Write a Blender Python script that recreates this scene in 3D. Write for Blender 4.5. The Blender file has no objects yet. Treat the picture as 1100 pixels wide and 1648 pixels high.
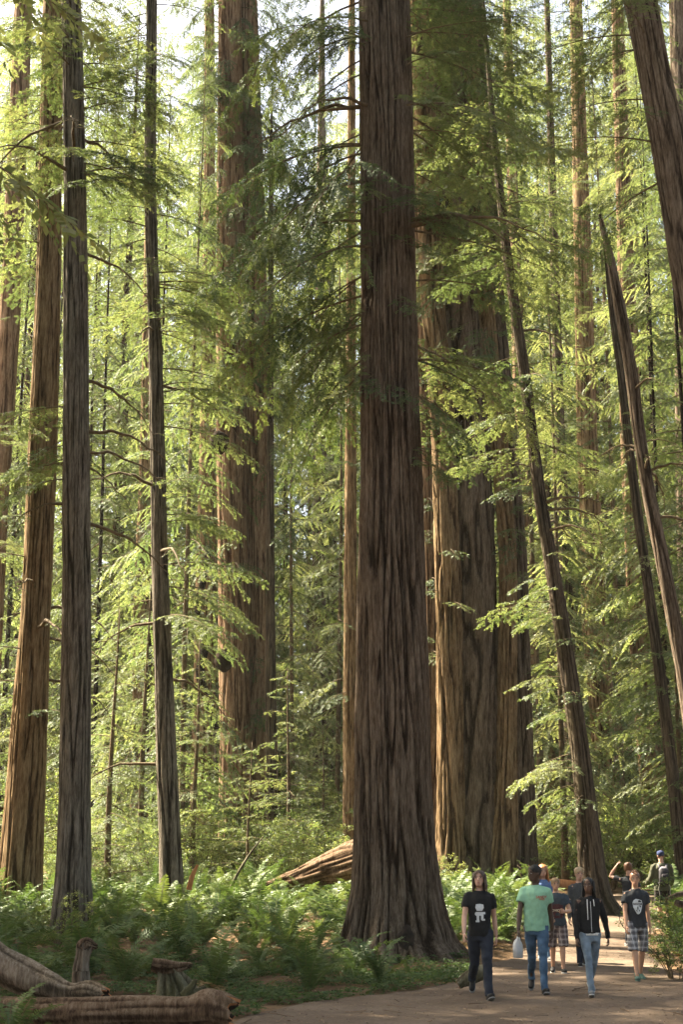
import bpy, math, random
import numpy as np
from mathutils import Vector, Matrix
from mathutils.bvhtree import BVHTree

random.seed(7)
RNG = np.random.default_rng(7)
scene = bpy.context.scene
COL = scene.collection
R = math.radians

# ------------------------------------------------------------------ camera, sky, sun, exposure
CAM_Z, PITCH, FPX = 1.74, R(14.2), 2289.0
cam_data = bpy.data.cameras.new('camera')
cam_data.sensor_fit = 'VERTICAL'; cam_data.sensor_height = 36.0; cam_data.lens = 50.0
cam_data.clip_start = 0.1; cam_data.clip_end = 2000
cam = bpy.data.objects.new('camera', cam_data); COL.objects.link(cam)
cam.location = (0, 0, CAM_Z); cam.rotation_euler = (R(90) + PITCH, 0, 0)
scene.camera = cam

SUN_TO = Vector((-0.56, 0.32, 0.77)).normalized()          # direction towards the sun
world = bpy.data.worlds.new('World'); scene.world = world; world.use_nodes = True
wn = world.node_tree.nodes; wl = world.node_tree.links
for n in list(wn): wn.remove(n)
w_out = wn.new('ShaderNodeOutputWorld'); w_bg = wn.new('ShaderNodeBackground'); w_sky = wn.new('ShaderNodeTexSky')
w_sky.sky_type = 'NISHITA'; w_sky.sun_disc = False
w_sky.sun_elevation = math.asin(SUN_TO.z); w_sky.sun_rotation = math.atan2(SUN_TO.x, SUN_TO.y)
w_sky.air_density = 1.0; w_sky.dust_density = 5.0; w_sky.ozone_density = 1.0
w_bg.inputs['Strength'].default_value = 0.065
wl.new(w_sky.outputs[0], w_bg.inputs[0]); wl.new(w_bg.outputs[0], w_out.inputs[0])
sun_d = bpy.data.lights.new('sun', 'SUN'); sun_d.energy = 5.0; sun_d.angle = R(0.53); sun_d.color = (1.0, 0.93, 0.80)
sun = bpy.data.objects.new('sun', sun_d); COL.objects.link(sun)
sun.rotation_euler = SUN_TO.to_track_quat('Z', 'Y').to_euler(); sun.location = (0, 0, 120)
scene.view_settings.view_transform = 'Standard'; scene.view_settings.look = 'None'
scene.view_settings.gamma = 1.0; scene.view_settings.use_curve_mapping = False
scene.view_settings.exposure = 3.0
scene.view_settings.use_white_balance = True; scene.view_settings.white_balance_temperature = 7250; scene.view_settings.white_balance_tint = 8
scene.render.engine = 'CYCLES'
cy = scene.cycles
cy.max_bounces = 8; cy.diffuse_bounces = 4; cy.glossy_bounces = 2; cy.transmission_bounces = 5; cy.transparent_max_bounces = 4
cy.volume_bounces = 0; cy.sample_clamp_indirect = 0.6; cy.sample_clamp_direct = 0.5; cy.caustics_reflective = False; cy.caustics_refractive = False
cy.use_denoising = True
cy.use_adaptive_sampling = False
HAZE = 0.00013

# ------------------------------------------------------------------ helpers
def at(px, py, Y):
    """point at depth Y seen at that place of the photograph"""
    u = (px - 550) / FPX; v = (824 - py) / FPX
    d = (u, math.cos(PITCH) - v * math.sin(PITCH), math.sin(PITCH) + v * math.cos(PITCH))
    k = Y / d[1]
    return Vector((d[0] * k, Y, CAM_Z + d[2] * k))

_P = np.random.default_rng(3).permutation(512); _P = np.concatenate([_P, _P, _P])
_G = np.random.default_rng(4).normal(size=(512, 3)); _G /= np.linalg.norm(_G, axis=1)[:, None]
def noise(x, y, z):
    x, y, z = np.broadcast_arrays(np.asarray(x, float), np.asarray(y, float), np.asarray(z, float))
    xi, yi, zi = np.floor(x).astype(int), np.floor(y).astype(int), np.floor(z).astype(int)
    xf, yf, zf = x - xi, y - yi, z - zi
    u, v, w = (t * t * t * (t * (t * 6 - 15) + 10) for t in (xf, yf, zf))
    def g(i, j, k):
        h = _P[(_P[(_P[(xi + i) % 512] + yi + j) % 512] + zi + k) % 512] % 512
        gr = _G[h]
        return gr[..., 0] * (xf - i) + gr[..., 1] * (yf - j) + gr[..., 2] * (zf - k)
    def lerp(a, b, t): return a + (b - a) * t
    return lerp(lerp(lerp(g(0,0,0), g(1,0,0), u), lerp(g(0,1,0), g(1,1,0), u), v),
                lerp(lerp(g(0,0,1), g(1,0,1), u), lerp(g(0,1,1), g(1,1,1), u), v), w) * 1.6

def sstep(a, b, x):
    t = np.clip((np.asarray(x, float) - a) / (b - a), 0, 1); return t * t * (3 - 2 * t)

class Geo:
    """collects polygons for ONE mesh"""
    def __init__(s): s.v = []; s.f = []; s.m = []; s.t = []; s.n = 0
    def add(s, v, f, mat=0, tint=None):
        v = np.asarray(v, float).reshape(-1, 3); f = np.asarray(f, int)
        s.v.append(v); s.f.append(f + s.n); s.m.append(np.full(len(f), mat)); s.n += len(v)
        s.t.append(np.full(len(f), 0.5) if tint is None else np.broadcast_to(np.asarray(tint, float), (len(f),)))
    def merge(s, o, M=None, rs=None, dt=0.0):
        v, = (np.concatenate(o.v),)
        if M is not None: v = v @ np.array(M.to_3x3()).T + np.array(M.translation)
        off = s.n; s.v.append(v); s.n += len(v)
        for f, m, t in zip(o.f, o.m, o.t): s.f.append(f + off); s.m.append(m); s.t.append(np.clip(t + dt, 0, 1))
    def mesh(s, name, mats, smooth=True, tint=False):
        me = bpy.data.meshes.new(name)
        v = np.concatenate(s.v); me.vertices.add(len(v)); me.vertices.foreach_set('co', v.ravel().astype(np.float32))
        tot = np.concatenate([np.full(len(f), f.shape[1]) for f in s.f]); idx = np.concatenate([f.ravel() for f in s.f])
        me.loops.add(len(idx)); me.loops.foreach_set('vertex_index', idx.astype(np.int32))
        me.polygons.add(len(tot)); me.polygons.foreach_set('loop_start', (np.cumsum(tot) - tot).astype(np.int32))
        me.polygons.foreach_set('loop_total', tot.astype(np.int32)) if False else None
        for m in mats: me.materials.append(m)
        me.polygons.foreach_set('material_index', np.concatenate(s.m).astype(np.int32))
        sm = np.full(len(tot), smooth) if not isinstance(smooth, (list, tuple)) else np.isin(np.concatenate(s.m), smooth)
        me.polygons.foreach_set('use_smooth', sm.astype(bool))
        if tint:
            a = me.attributes.new('tint', 'FLOAT', 'FACE'); a.data.foreach_set('value', np.concatenate(s.t).astype(np.float32))
        me.update(calc_edges=True); me.validate()
        return me

def link(name, me, parent=None, loc=None, rot=None, scale=None):
    o = bpy.data.objects.new(name, me); COL.objects.link(o)
    if parent is not None: o.parent = parent
    if loc is not None: o.location = loc
    if rot is not None: o.rotation_euler = rot
    if scale is not None: o.scale = (scale,) * 3 if isinstance(scale, (int, float)) else scale
    return o

def tag(o, label=None, cat=None, group=None, kind=None):
    if label: o['label'] = label
    if cat: o['category'] = cat
    if group: o['group'] = group
    if kind: o['kind'] = kind
    return o

def thing(name, label, cat, loc=(0, 0, 0), rz=0.0, group=None):
    o = bpy.data.objects.new(name, None); COL.objects.link(o); o.empty_display_size = 0.2
    o.location = loc; o.rotation_euler = (0, 0, rz)
    return tag(o, label, cat, group)

def frames(P):
    P = np.asarray(P, float); T = np.gradient(P, axis=0); T /= np.linalg.norm(T, axis=1)[:, None] + 1e-9
    return P, T

def tube(g, P, rad, seg=6, mat=0, caps=True, ref=(1, 0, 0), tint=None, power=2.0):
    """loft along P; rad = numbers or (rx, ry) pairs, rx along ref"""
    P, T = frames(P); n = len(P)
    rad = np.asarray(rad, float)
    if rad.ndim == 0: rad = np.full(n, float(rad))
    if rad.ndim == 1: rad = np.stack([rad, rad], 1)
    ref = np.broadcast_to(np.asarray(ref, float), (n, 3))
    A = ref - (ref * T).sum(1)[:, None] * T
    bad = np.linalg.norm(A, axis=1) < 1e-3
    if bad.any(): A[bad] = np.cross(T[bad], [0.3, 0.9, 0.2])
    A /= np.linalg.norm(A, axis=1)[:, None]; B = np.cross(T, A)
    th = np.linspace(0, 2 * np.pi, seg, endpoint=False); c, s_ = np.cos(th), np.sin(th)
    if power != 2.0:
        c = np.sign(c) * np.abs(c) ** (2 / power); s_ = np.sign(s_) * np.abs(s_) ** (2 / power)
    v = P[:, None] + A[:, None] * (c[None, :, None] * rad[:, 0, None, None]) + B[:, None] * (s_[None, :, None] * rad[:, 1, None, None])
    f = []
    i = np.arange(n - 1)[:, None] * seg; j = np.arange(seg)[None]; k = (j + 1) % seg
    q = np.stack([i + j, i + k, i + seg + k, i + seg + j], -1).reshape(-1, 4)
    v = v.reshape(-1, 3)
    g.add(v, q, mat, tint)
    if caps:
        tri = []
        base = len(v)
        cv = np.stack([P[0], P[-1]])
        t0 = np.stack([np.full(seg, base), k[0], j[0]], -1); t1 = np.stack([np.full(seg, base + 1), (n - 1) * seg + j[0], (n - 1) * seg + k[0]], -1)
        g.v.append(cv); off = g.n - len(v); g.n += 2
        tt = np.concatenate([t0, t1]) + off
        g.f.append(tt); g.m.append(np.full(len(tt), mat)); g.t.append(np.full(len(tt), 0.5 if tint is None else tint))

def spline(pts, n):
    pts = np.asarray(pts, float); m = len(pts)
    d = np.concatenate([[0], np.cumsum(np.linalg.norm(np.diff(pts[:, :3], axis=0), axis=1))]); d /= d[-1]
    tg = np.gradient(pts, d, axis=0); u = np.linspace(0, 1, n); k = np.clip(np.searchsorted(d, u) - 1, 0, m - 2)
    h = (d[k + 1] - d[k])[:, None]; t = ((u - d[k]) / (d[k + 1] - d[k]))[:, None]
    return ((2*t**3 - 3*t**2 + 1) * pts[k] + (t**3 - 2*t**2 + t) * h * tg[k] + (-2*t**3 + 3*t**2) * pts[k+1] + (t**3 - t**2) * h * tg[k+1])

def ellipsoid(g, c, r, seg=12, rings=8, mat=0):
    ph = np.linspace(0.12, np.pi - 0.12, rings)
    P = np.stack([np.zeros(rings), np.zeros(rings), -np.cos(ph) * r[2]], 1) + np.asarray(c)
    tube(g, P, np.stack([np.sin(ph) * r[0], np.sin(ph) * r[1]], 1), seg, mat)

# ------------------------------------------------------------------ materials
def mat(name):
    m = bpy.data.materials.new(name); m.use_nodes = True; nt = m.node_tree
    for n in list(nt.nodes): nt.nodes.remove(n)
    return m, nt
def node(nt, typ, **kw):
    n = nt.nodes.new(typ)
    for k, v in kw.items(): setattr(n, k, v)
    return n
def lk(nt, a, b): nt.links.new(a, b)
def ramp(nt, src, stops):
    r = node(nt, 'ShaderNodeValToRGB'); e = r.color_ramp.elements
    while len(e) < len(stops): e.new(0.5)
    for el, (p, c) in zip(e, stops): el.position = p; el.color = (*c, 1) if len(c) == 3 else c
    lk(nt, src, r.inputs[0]); return r.outputs[0]
def tex_noise(nt, scale, detail=4, vec=(1, 1, 1), rough=0.55, coord='Object'):
    tc = node(nt, 'ShaderNodeTexCoord'); mp = node(nt, 'ShaderNodeMapping'); mp.inputs['Scale'].default_value = vec
    lk(nt, tc.outputs[coord], mp.inputs[0]); n = node(nt, 'ShaderNodeTexNoise')
    n.inputs['Scale'].default_value = scale; n.inputs['Detail'].default_value = detail; n.inputs['Roughness'].default_value = rough
    lk(nt, mp.outputs[0], n.inputs['Vector']); return n.outputs['Fac']
def mixc(nt, fac, a, b, mode='MIX'):
    m = node(nt, 'ShaderNodeMix', data_type='RGBA', blend_type=mode)
    for s, x in ((m.inputs[0], fac), (m.inputs[6], a), (m.inputs[7], b)):
        if isinstance(x, (int, float)): s.default_value = x
        elif isinstance(x, tuple): s.default_value = (*x, 1)
        else: lk(nt, x, s)
    return m.outputs[2]
def math_(nt, op, a, b=None):
    m = node(nt, 'ShaderNodeMath', operation=op)
    for s, x in zip(m.inputs, (a, b)):
        if x is None: continue
        if isinstance(x, (int, float)): s.default_value = x
        else: lk(nt, x, s)
    return m.outputs[0]
def finish(nt, color, rough=0.9, bump=None, dist=0.01, strength=0.6, spec=0.2):
    b = node(nt, 'ShaderNodeBsdfPrincipled'); o = node(nt, 'ShaderNodeOutputMaterial')
    if isinstance(color, tuple): b.inputs['Base Color'].default_value = (*color, 1)
    else: lk(nt, color, b.inputs['Base Color'])
    b.inputs['Roughness'].default_value = rough; b.inputs['Specular IOR Level'].default_value = spec
    if bump is not None:
        bp = node(nt, 'ShaderNodeBump'); bp.inputs['Distance'].default_value = dist; bp.inputs['Strength'].default_value = strength
        lk(nt, bump, bp.inputs['Height']); lk(nt, bp.outputs[0], b.inputs['Normal'])
    lk(nt, b.outputs[0], o.inputs[0]); return b

def bark_mat(name, furrow, mid, ridge, moss=0.0):
    m, nt = mat(name)
    fine = tex_noise(nt, 1.0, 6, (34, 34, 4.2), 0.72); mids = tex_noise(nt, 1.0, 5, (10, 10, 1.3), 0.68)
    big = tex_noise(nt, 0.55, 4, (1, 1, 0.5))
    at_ = node(nt, 'ShaderNodeAttribute', attribute_name='ridge')
    f = math_(nt, 'ADD', math_(nt, 'MULTIPLY', at_.outputs['Fac'], 0.62), math_(nt, 'MULTIPLY', math_(nt, 'SUBTRACT', fine, 0.5), 1.2))
    f = math_(nt, 'ADD', f, math_(nt, 'MULTIPLY', math_(nt, 'SUBTRACT', mids, 0.5), 1.1))
    f = math_(nt, 'ADD', f, 0.0)
    c = ramp(nt, f, [(0.12, furrow), (0.45, mid), (0.85, ridge)])
    c = mixc(nt, ramp(nt, big, [(0.35, (0, 0, 0)), (0.7, (1, 1, 1))]), c, mixc(nt, 1.0, c, (0.72, 0.74, 0.72), 'MULTIPLY'))
    if moss:
        mm = ramp(nt, tex_noise(nt, 0.9, 5, (1, 1, 0.45), 0.6), [(0.5, (0, 0, 0)), (0.72, (moss,) * 3)])
        c = mixc(nt, mm, c, (0.085, 0.085, 0.035))
    finish(nt, c, 0.95, math_(nt, 'ADD', fine, mids), 0.06, 1.0, 0.05)
    return m
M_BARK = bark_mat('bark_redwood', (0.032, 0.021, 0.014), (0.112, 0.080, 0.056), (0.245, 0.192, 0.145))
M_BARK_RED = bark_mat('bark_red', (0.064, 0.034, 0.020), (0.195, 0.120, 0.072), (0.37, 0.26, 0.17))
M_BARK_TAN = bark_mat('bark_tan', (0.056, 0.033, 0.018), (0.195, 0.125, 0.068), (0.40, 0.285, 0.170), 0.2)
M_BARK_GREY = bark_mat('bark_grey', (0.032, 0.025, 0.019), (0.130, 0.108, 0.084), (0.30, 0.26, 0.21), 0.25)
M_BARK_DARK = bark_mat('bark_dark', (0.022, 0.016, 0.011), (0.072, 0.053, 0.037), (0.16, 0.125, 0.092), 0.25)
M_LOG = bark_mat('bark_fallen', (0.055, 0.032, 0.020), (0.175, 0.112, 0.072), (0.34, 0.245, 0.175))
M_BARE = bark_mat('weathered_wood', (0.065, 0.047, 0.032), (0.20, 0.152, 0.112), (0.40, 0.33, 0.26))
m_, nt_ = mat('twig_bark'); finish(nt_, ramp(nt_, tex_noise(nt_, 9, 3), [(0.3, (0.055, 0.038, 0.022)), (0.7, (0.14, 0.105, 0.06))]), 0.95); M_TWIG = m_
m_, nt_ = mat('heartwood'); finish(nt_, ramp(nt_, tex_noise(nt_, 14, 4, (1, 1, 0.2)), [(0.3, (0.25, 0.09, 0.035)), (0.7, (0.48, 0.22, 0.10))]), 0.9, tex_noise(nt_, 20, 3, (1, 1, .2)), 0.01); M_HEART = m_
m_, nt_ = mat('dark_hollow'); finish(nt_, ramp(nt_, tex_noise(nt_, 9, 4), [(0.3, (0.012, 0.010, 0.008)), (0.7, (0.05, 0.035, 0.025))]), 0.95); M_HOLLOW = m_  # near-black brown for hollow log ends and the burn scar

def leaf_mat(name, dark, mid, light, trans=0.5, tgain=(1.5, 1.5, 1.0), gloss=0.025, vary=0.5):
    m, nt = mat(name)
    a = node(nt, 'ShaderNodeAttribute', attribute_name='tint'); oi = node(nt, 'ShaderNodeObjectInfo')
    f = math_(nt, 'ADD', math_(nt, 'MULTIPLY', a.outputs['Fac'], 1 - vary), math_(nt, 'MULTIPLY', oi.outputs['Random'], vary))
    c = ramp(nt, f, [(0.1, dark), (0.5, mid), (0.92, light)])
    d = node(nt, 'ShaderNodeBsdfDiffuse'); t = node(nt, 'ShaderNodeBsdfTranslucent'); g = node(nt, 'ShaderNodeBsdfGlossy')
    g.inputs['Roughness'].default_value = 0.5; g.inputs['Color'].default_value = (0.9, 0.95, 0.9, 1)
    lk(nt, c, d.inputs[0]); tc = mixc(nt, 1.0, c, tgain, 'MULTIPLY'); lk(nt, tc, t.inputs[0])
    x = node(nt, 'ShaderNodeMixShader'); x.inputs[0].default_value = trans; lk(nt, d.outputs[0], x.inputs[1]); lk(nt, t.outputs[0], x.inputs[2])
    y = node(nt, 'ShaderNodeMixShader'); y.inputs[0].default_value = gloss; lk(nt, x.outputs[0], y.inputs[1]); lk(nt, g.outputs[0], y.inputs[2])
    o = node(nt, 'ShaderNodeOutputMaterial'); lk(nt, y.outputs[0], o.inputs[0])
    return m
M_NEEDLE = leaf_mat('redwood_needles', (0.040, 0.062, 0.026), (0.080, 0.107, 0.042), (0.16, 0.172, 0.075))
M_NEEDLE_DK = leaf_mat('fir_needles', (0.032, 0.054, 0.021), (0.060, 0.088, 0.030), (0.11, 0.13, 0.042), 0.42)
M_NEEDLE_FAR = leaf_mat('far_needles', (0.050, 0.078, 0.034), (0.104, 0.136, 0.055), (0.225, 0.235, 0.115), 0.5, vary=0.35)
M_BROAD = leaf_mat('shrub_leaves', (0.050, 0.085, 0.028), (0.105, 0.145, 0.045), (0.22, 0.235, 0.085), 0.5, gloss=0.03)
M_FERN = leaf_mat('fern_green', (0.028, 0.051, 0.016), (0.058, 0.095, 0.027), (0.12, 0.152, 0.042), 0.28, gloss=0.03)
M_FERN_DRY = leaf_mat('fern_dry', (0.10, 0.06, 0.03), (0.17, 0.11, 0.055), (0.26, 0.18, 0.09), 0.3, (1.1, 1.0, 0.8), 0.02)
M_OXALIS = leaf_mat('oxalis_leaves', (0.025, 0.048, 0.016), (0.048, 0.082, 0.026), (0.09, 0.125, 0.04), 0.42)

def ground_mat(name, stops, scale, litter):
    m, nt = mat(name)
    n1 = tex_noise(nt, 0.8, 5); n2 = tex_noise(nt, 14, 6, rough=0.7); n3 = tex_noise(nt, 75, 3, rough=0.7)
    f = math_(nt, 'ADD', math_(nt, 'MULTIPLY', n1, 0.40), math_(nt, 'MULTIPLY', n2, 0.42)); f = math_(nt, 'ADD', f, math_(nt, 'MULTIPLY', n3, 0.14)); f = math_(nt, 'ADD', f, 0.05)
    c = ramp(nt, f, stops)
    finish(nt, c, 0.95, math_(nt, 'ADD', n2, math_(nt, 'MULTIPLY', n3, 0.3)), 0.02, 0.55, 0.1)
    return m
M_PATH = ground_mat('packed_dirt', [(0.30, (0.046, 0.032, 0.022)), (0.52, (0.108, 0.078, 0.056)), (0.78, (0.21, 0.16, 0.12))], 1, 1)
M_FLOOR = ground_mat('forest_duff', [(0.30, (0.045, 0.030, 0.018)), (0.52, (0.115, 0.070, 0.038)), (0.78, (0.22, 0.145, 0.085))], 1, 1)
# ------------------------------------------------------------------ ground
def ground_z(x, y):
    x = np.asarray(x, float); y = np.asarray(y, float)
    side = 0.040 * np.clip(y - 27, 0, 38) + 0.022 * np.clip(y - 65, 0, 200)
    way = 0.04 * np.clip(y - 28, 0, 10) + 0.07 * np.clip(y - 38, 0, 7) + 0.030 * np.clip(y - 45, 0, 25) + 0.022 * np.clip(y - 70, 0, 200)
    px = 550 + x / np.maximum(y, 1) * FPX * 1.04
    m = sstep(800, 900, px) * (1 - sstep(1100, 1300, px))
    bump = 0.10 * noise(x * 0.35, y * 0.35, 1.7) + 0.05 * noise(x * 1.1, y * 1.1, 5.2)
    return side * (1 - m) + way * m + bump * (1 - path_mask(x, y)) * sstep(10, 22, y)

PATH_ROWS = [(9, 250, 1500), (15, 300, 1400), (17, 330, 1330), (19, 400, 1280), (20.5, 480, 1240), (22, 610, 1200), (24, 715, 1150), (27, 757, 1080),
             (30, 830, 1052), (33, 850, 1045), (38, 885, 1058), (43, 895, 1065), (50, 900, 1075)]
_py = np.array([r[0] for r in PATH_ROWS]); _pl = np.array([(r[1] - 550) / FPX / 1.04 * r[0] for r in PATH_ROWS]); _pr = np.array([(r[2] - 550) / FPX / 1.04 * r[0] for r in PATH_ROWS])
def path_edges(y):
    return np.interp(y, _py, _pl) + 0.16 * noise(y * 0.9, 3.3, 0), np.interp(y, _py, _pr) + 0.16 * noise(y * 0.9, 9.1, 0)
def path_mask(x, y):
    l, r = path_edges(y); return sstep(-0.5, 0.3, x - l) * sstep(-0.5, 0.3, r - x) * (1 - sstep(48, 52, y))
def gz(x, y): return float(ground_z(x, y))

def axis(lo, hi, a, b, fine, grow):
    v = list(np.arange(a, b, fine)); s = fine
    while v[-1] < hi: s *= grow; v.append(v[-1] + s)
    s = fine
    while v[0] > lo: s *= grow; v.insert(0, v[0] - s)
    return np.array(v)
xs = axis(-400, 400, -14, 16, 0.36, 1.12); ys = axis(-60, 700, 13, 52, 0.36, 1.10)
X, Y = np.meshgrid(xs, ys); Z = ground_z(X, Y) - 0.03 * path_mask(X, Y)
g = Geo(); nx, ny = len(xs), len(ys)
i = np.arange(ny - 1)[:, None] * nx + np.arange(nx - 1)[None]
g.add(np.stack([X, Y, Z], -1), np.stack([i, i + 1, i + nx + 1, i + nx], -1).reshape(-1, 4))
tag(link('forest_floor', g.mesh('forest_floor', [M_FLOOR])), 'brown needle-covered forest floor rising gently to the back', kind='structure')

yy = np.linspace(9.5, 49.5, 260); uu = np.linspace(0, 1, 60)
L_, R_ = path_edges(yy)
X = L_[:, None] + (R_ - L_)[:, None] * uu[None]; Y = np.repeat(yy[:, None], 60, 1)
edge = np.minimum(uu, 1 - uu)[None] * (R_ - L_)[:, None]
Z = ground_z(X, Y) + 0.022 * sstep(0, 0.25, edge) - 0.03 * (1 - sstep(0, 0.15, edge)) + 0.012 * noise(X * 1.5, Y * 1.5, 3) + 0.012 * noise(X * 4, Y * 3, 7) + 0.02 * noise(X * .5, Y * .5, 8)
PZ = Z
g = Geo(); i = np.arange(259)[:, None] * 60 + np.arange(59)[None]
g.add(np.stack([X, Y, Z], -1), np.stack([i, i + 1, i + 61, i + 60], -1).reshape(-1, 4))
tag(link('dirt_path', g.mesh('dirt_path', [M_PATH])), 'wide brown dirt path curving to the right behind the walkers', kind='structure')

# needles, bark chips and twigs lying about
g = Geo(); n = 5500
y = 15 + 20 * RNG.random(n) ** 1.5; l, r = path_edges(y); x = l - 1.5 + (r - l + 2.5) * RNG.random(n)
x = np.where(x > 0.27 * y, RNG.uniform(l, 0.25 * y), x)
z = ground_z(x, y) + 0.03 + 0.0 * x
a = RNG.random(n) * 6.28; ln = RNG.uniform(0.010, 0.04, n); w = RNG.uniform(0.004, 0.009, n)
d = np.stack([np.cos(a), np.sin(a), RNG.normal(0, .18, n)], 1); s = np.stack([-np.sin(a), np.cos(a), RNG.normal(0, .25, n)], 1)
p = np.stack([x, y, z], 1)
v = np.stack([p - d * ln[:, None], p + s * w[:, None], p + d * ln[:, None], p - s * w[:, None]], 1)
g.add(v, np.arange(4 * n).reshape(-1, 4), 0, RNG.random(n))
n = 110; y = 15.5 + 16 * RNG.random(n) ** 1.4; l, r = path_edges(y); x = l - .6 + (np.minimum(r, .25 * y) - l + .6) * RNG.random(n) ** 1.3; z = ground_z(x, y) + .035
for q in range(n):
    a = RNG.random() * 6.28; h = RNG.uniform(.05, .22); d = np.array([math.cos(a), math.sin(a), RNG.normal(0, .08)]) * h
    tube(g, [np.array([x[q], y[q], z[q]]) - d, np.array([x[q], y[q], z[q]]) + RNG.normal(0, .015, 3) * [1, 1, .3], np.array([x[q], y[q], z[q]]) + d], RNG.uniform(.002, .005), 4, 0, False, (0, 0, 1), RNG.uniform(.0, .9))
M_LITTER = leaf_mat('litter', (0.05, 0.03, 0.018), (0.17, 0.105, 0.06), (0.27, 0.20, 0.135), 0.1, (1, 1, 1), 0.02, vary=0.0)
tag(link('litter', g.mesh('litter', [M_LITTER], False, True)), 'fallen needles and bark chips scattered over the path', kind='stuff')

# ------------------------------------------------------------------ foliage: branches with flat needle sprays
def unit(v): return v / (np.linalg.norm(v, axis=-1, keepdims=True) + 1e-9)
def leaflets(g, P, D, N, ln, w, mat=1, tint=None):
    S = unit(np.cross(N, D)); m = P + D * (ln * 0.5)[:, None]
    v = np.stack([P, m + S * (w / 2)[:, None], P + D * ln[:, None], m - S * (w / 2)[:, None]], 1)
    g.add(v, np.arange(4 * len(P)).reshape(-1, 4), mat, tint)

def spray(g, rng, P, leafl, leafw, gap, base_tint, both=True):
    """needle blades in two rows along a twig polyline P"""
    P = np.asarray(P); d = np.diff(P, axis=0); L = np.linalg.norm(d, axis=1).sum()
    n = max(2, int(L / gap)); u = (np.arange(n) + rng.random()) / n * 0.98; k = np.minimum((u * (len(P) - 1)).astype(int), len(P) - 2)
    f = u * (len(P) - 1) - k; pos = P[k] + (P[k + 1] - P[k]) * f[:, None]; T = unit(d[k])
    N = unit(np.array([0, 0, 1.0]) - T * T[:, 2:3] + rng.normal(0, 0.22, (n, 3))); S = unit(np.cross(N, T))
    for sgn in (1, -1):
        ang = rng.normal(0.85, 0.18, n)[:, None]
        D = unit(T * np.cos(ang) + sgn * S * np.sin(ang) - np.array([0, 0, 0.12]) + rng.normal(0, 0.10, (n, 3)))
        l = leafl * (1 - 0.55 * u ** 2) * rng.uniform(0.7, 1.25, n)
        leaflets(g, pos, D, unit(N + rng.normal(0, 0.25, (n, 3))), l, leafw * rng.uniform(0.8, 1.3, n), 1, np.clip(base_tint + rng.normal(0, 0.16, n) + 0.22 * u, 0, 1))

def branch_geo(seed, L, rise=0.12, droop=0.35, hang=0.25, lat_gap=0.14, twig_gap=0.095, leafl=0.08, leafw=0.024, gap=0.034, wood=0.009, start=0.12, two=True, width=0.36):
    rng = np.random.default_rng(seed); g = Geo()
    t = np.linspace(0, 1, 9); wig = rng.normal(0, 0.03 * L, 9).cumsum() * 0.4 * t
    limb = np.stack([L * t, wig, rise * L * t - droop * L * t ** 2], 1)
    tube(g, limb, wood * L ** 0.8 * (1.05 - t), 5, 0, False, (0, 0, 1))
    n = int(L * (1 - start) / lat_gap)
    for q in range(n):
        tt = start + (1 - start) * (q + rng.random() * 0.6) / n
        k = min(int(tt * 8), 7); f = tt * 8 - k; p0 = limb[k] + (limb[k + 1] - limb[k]) * f; T = unit(limb[k + 1] - limb[k])
        side = 1 if q % 2 else -1
        S = np.cross([0, 0, 1.0], T); ang = rng.normal(0.95, 0.18)
        D = unit(T * math.cos(ang) + side * S * math.sin(ang) + np.array([0, 0, rng.normal(0, 0.12)]))
        l = (width * L * (1 - tt) ** 0.75 * min(1, 0.45 + tt * 2.2) + 0.12 * min(L, 2)) * rng.uniform(0.6, 1.2)
        s = np.linspace(0, 1, 5)[:, None]
        lat = p0 + D * l * s + T * l * 0.18 * s ** 2 - np.array([0, 0, 1.0]) * hang * l * s ** 2
        bt = rng.uniform(0.2, 0.7)
        if l > 0.35: tube(g, lat, wood * 0.38 * (1.1 - s[:, 0]) * min(1.4, l + .4), 3, 0, False, (0, 0, 1))
        if not two or l < 0.22:
            spray(g, rng, lat, leafl, leafw, gap, bt); continue
        m = max(2, int(l / twig_gap)); Tl = unit(np.diff(lat, axis=0))
        for w in range(m):
            u = (w + 0.5 + rng.random() * 0.4) / (m + 0.3)
            if u > 1: continue
            k = min(int(u * 4), 3); f = u * 4 - k; q0 = lat[k] + (lat[k + 1] - lat[k]) * f; TT = Tl[k]
            s2 = (1 if w % 2 else -1) * np.cross([0, 0, 1.0], TT); a2 = rng.normal(0.85, 0.15)
            D2 = unit(TT * math.cos(a2) + s2 * math.sin(a2) + np.array([0, 0, rng.normal(-0.05, 0.12)]))
            l2 = rng.uniform(0.12, 0.30) * (1.1 - 0.5 * u) * min(1.3, 0.5 + l)
            ss = np.linspace(0, 1, 3)[:, None]
            spray(g, rng, q0 + D2 * l2 * ss - np.array([0, 0, 1.0]) * hang * 0.6 * l2 * ss ** 2, leafl, leafw, gap, bt)
        spray(g, rng, lat[2:], leafl, leafw, gap, bt)
    spray(g, rng, limb[6:], leafl, leafw, gap, 0.5)
    return g

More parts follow.
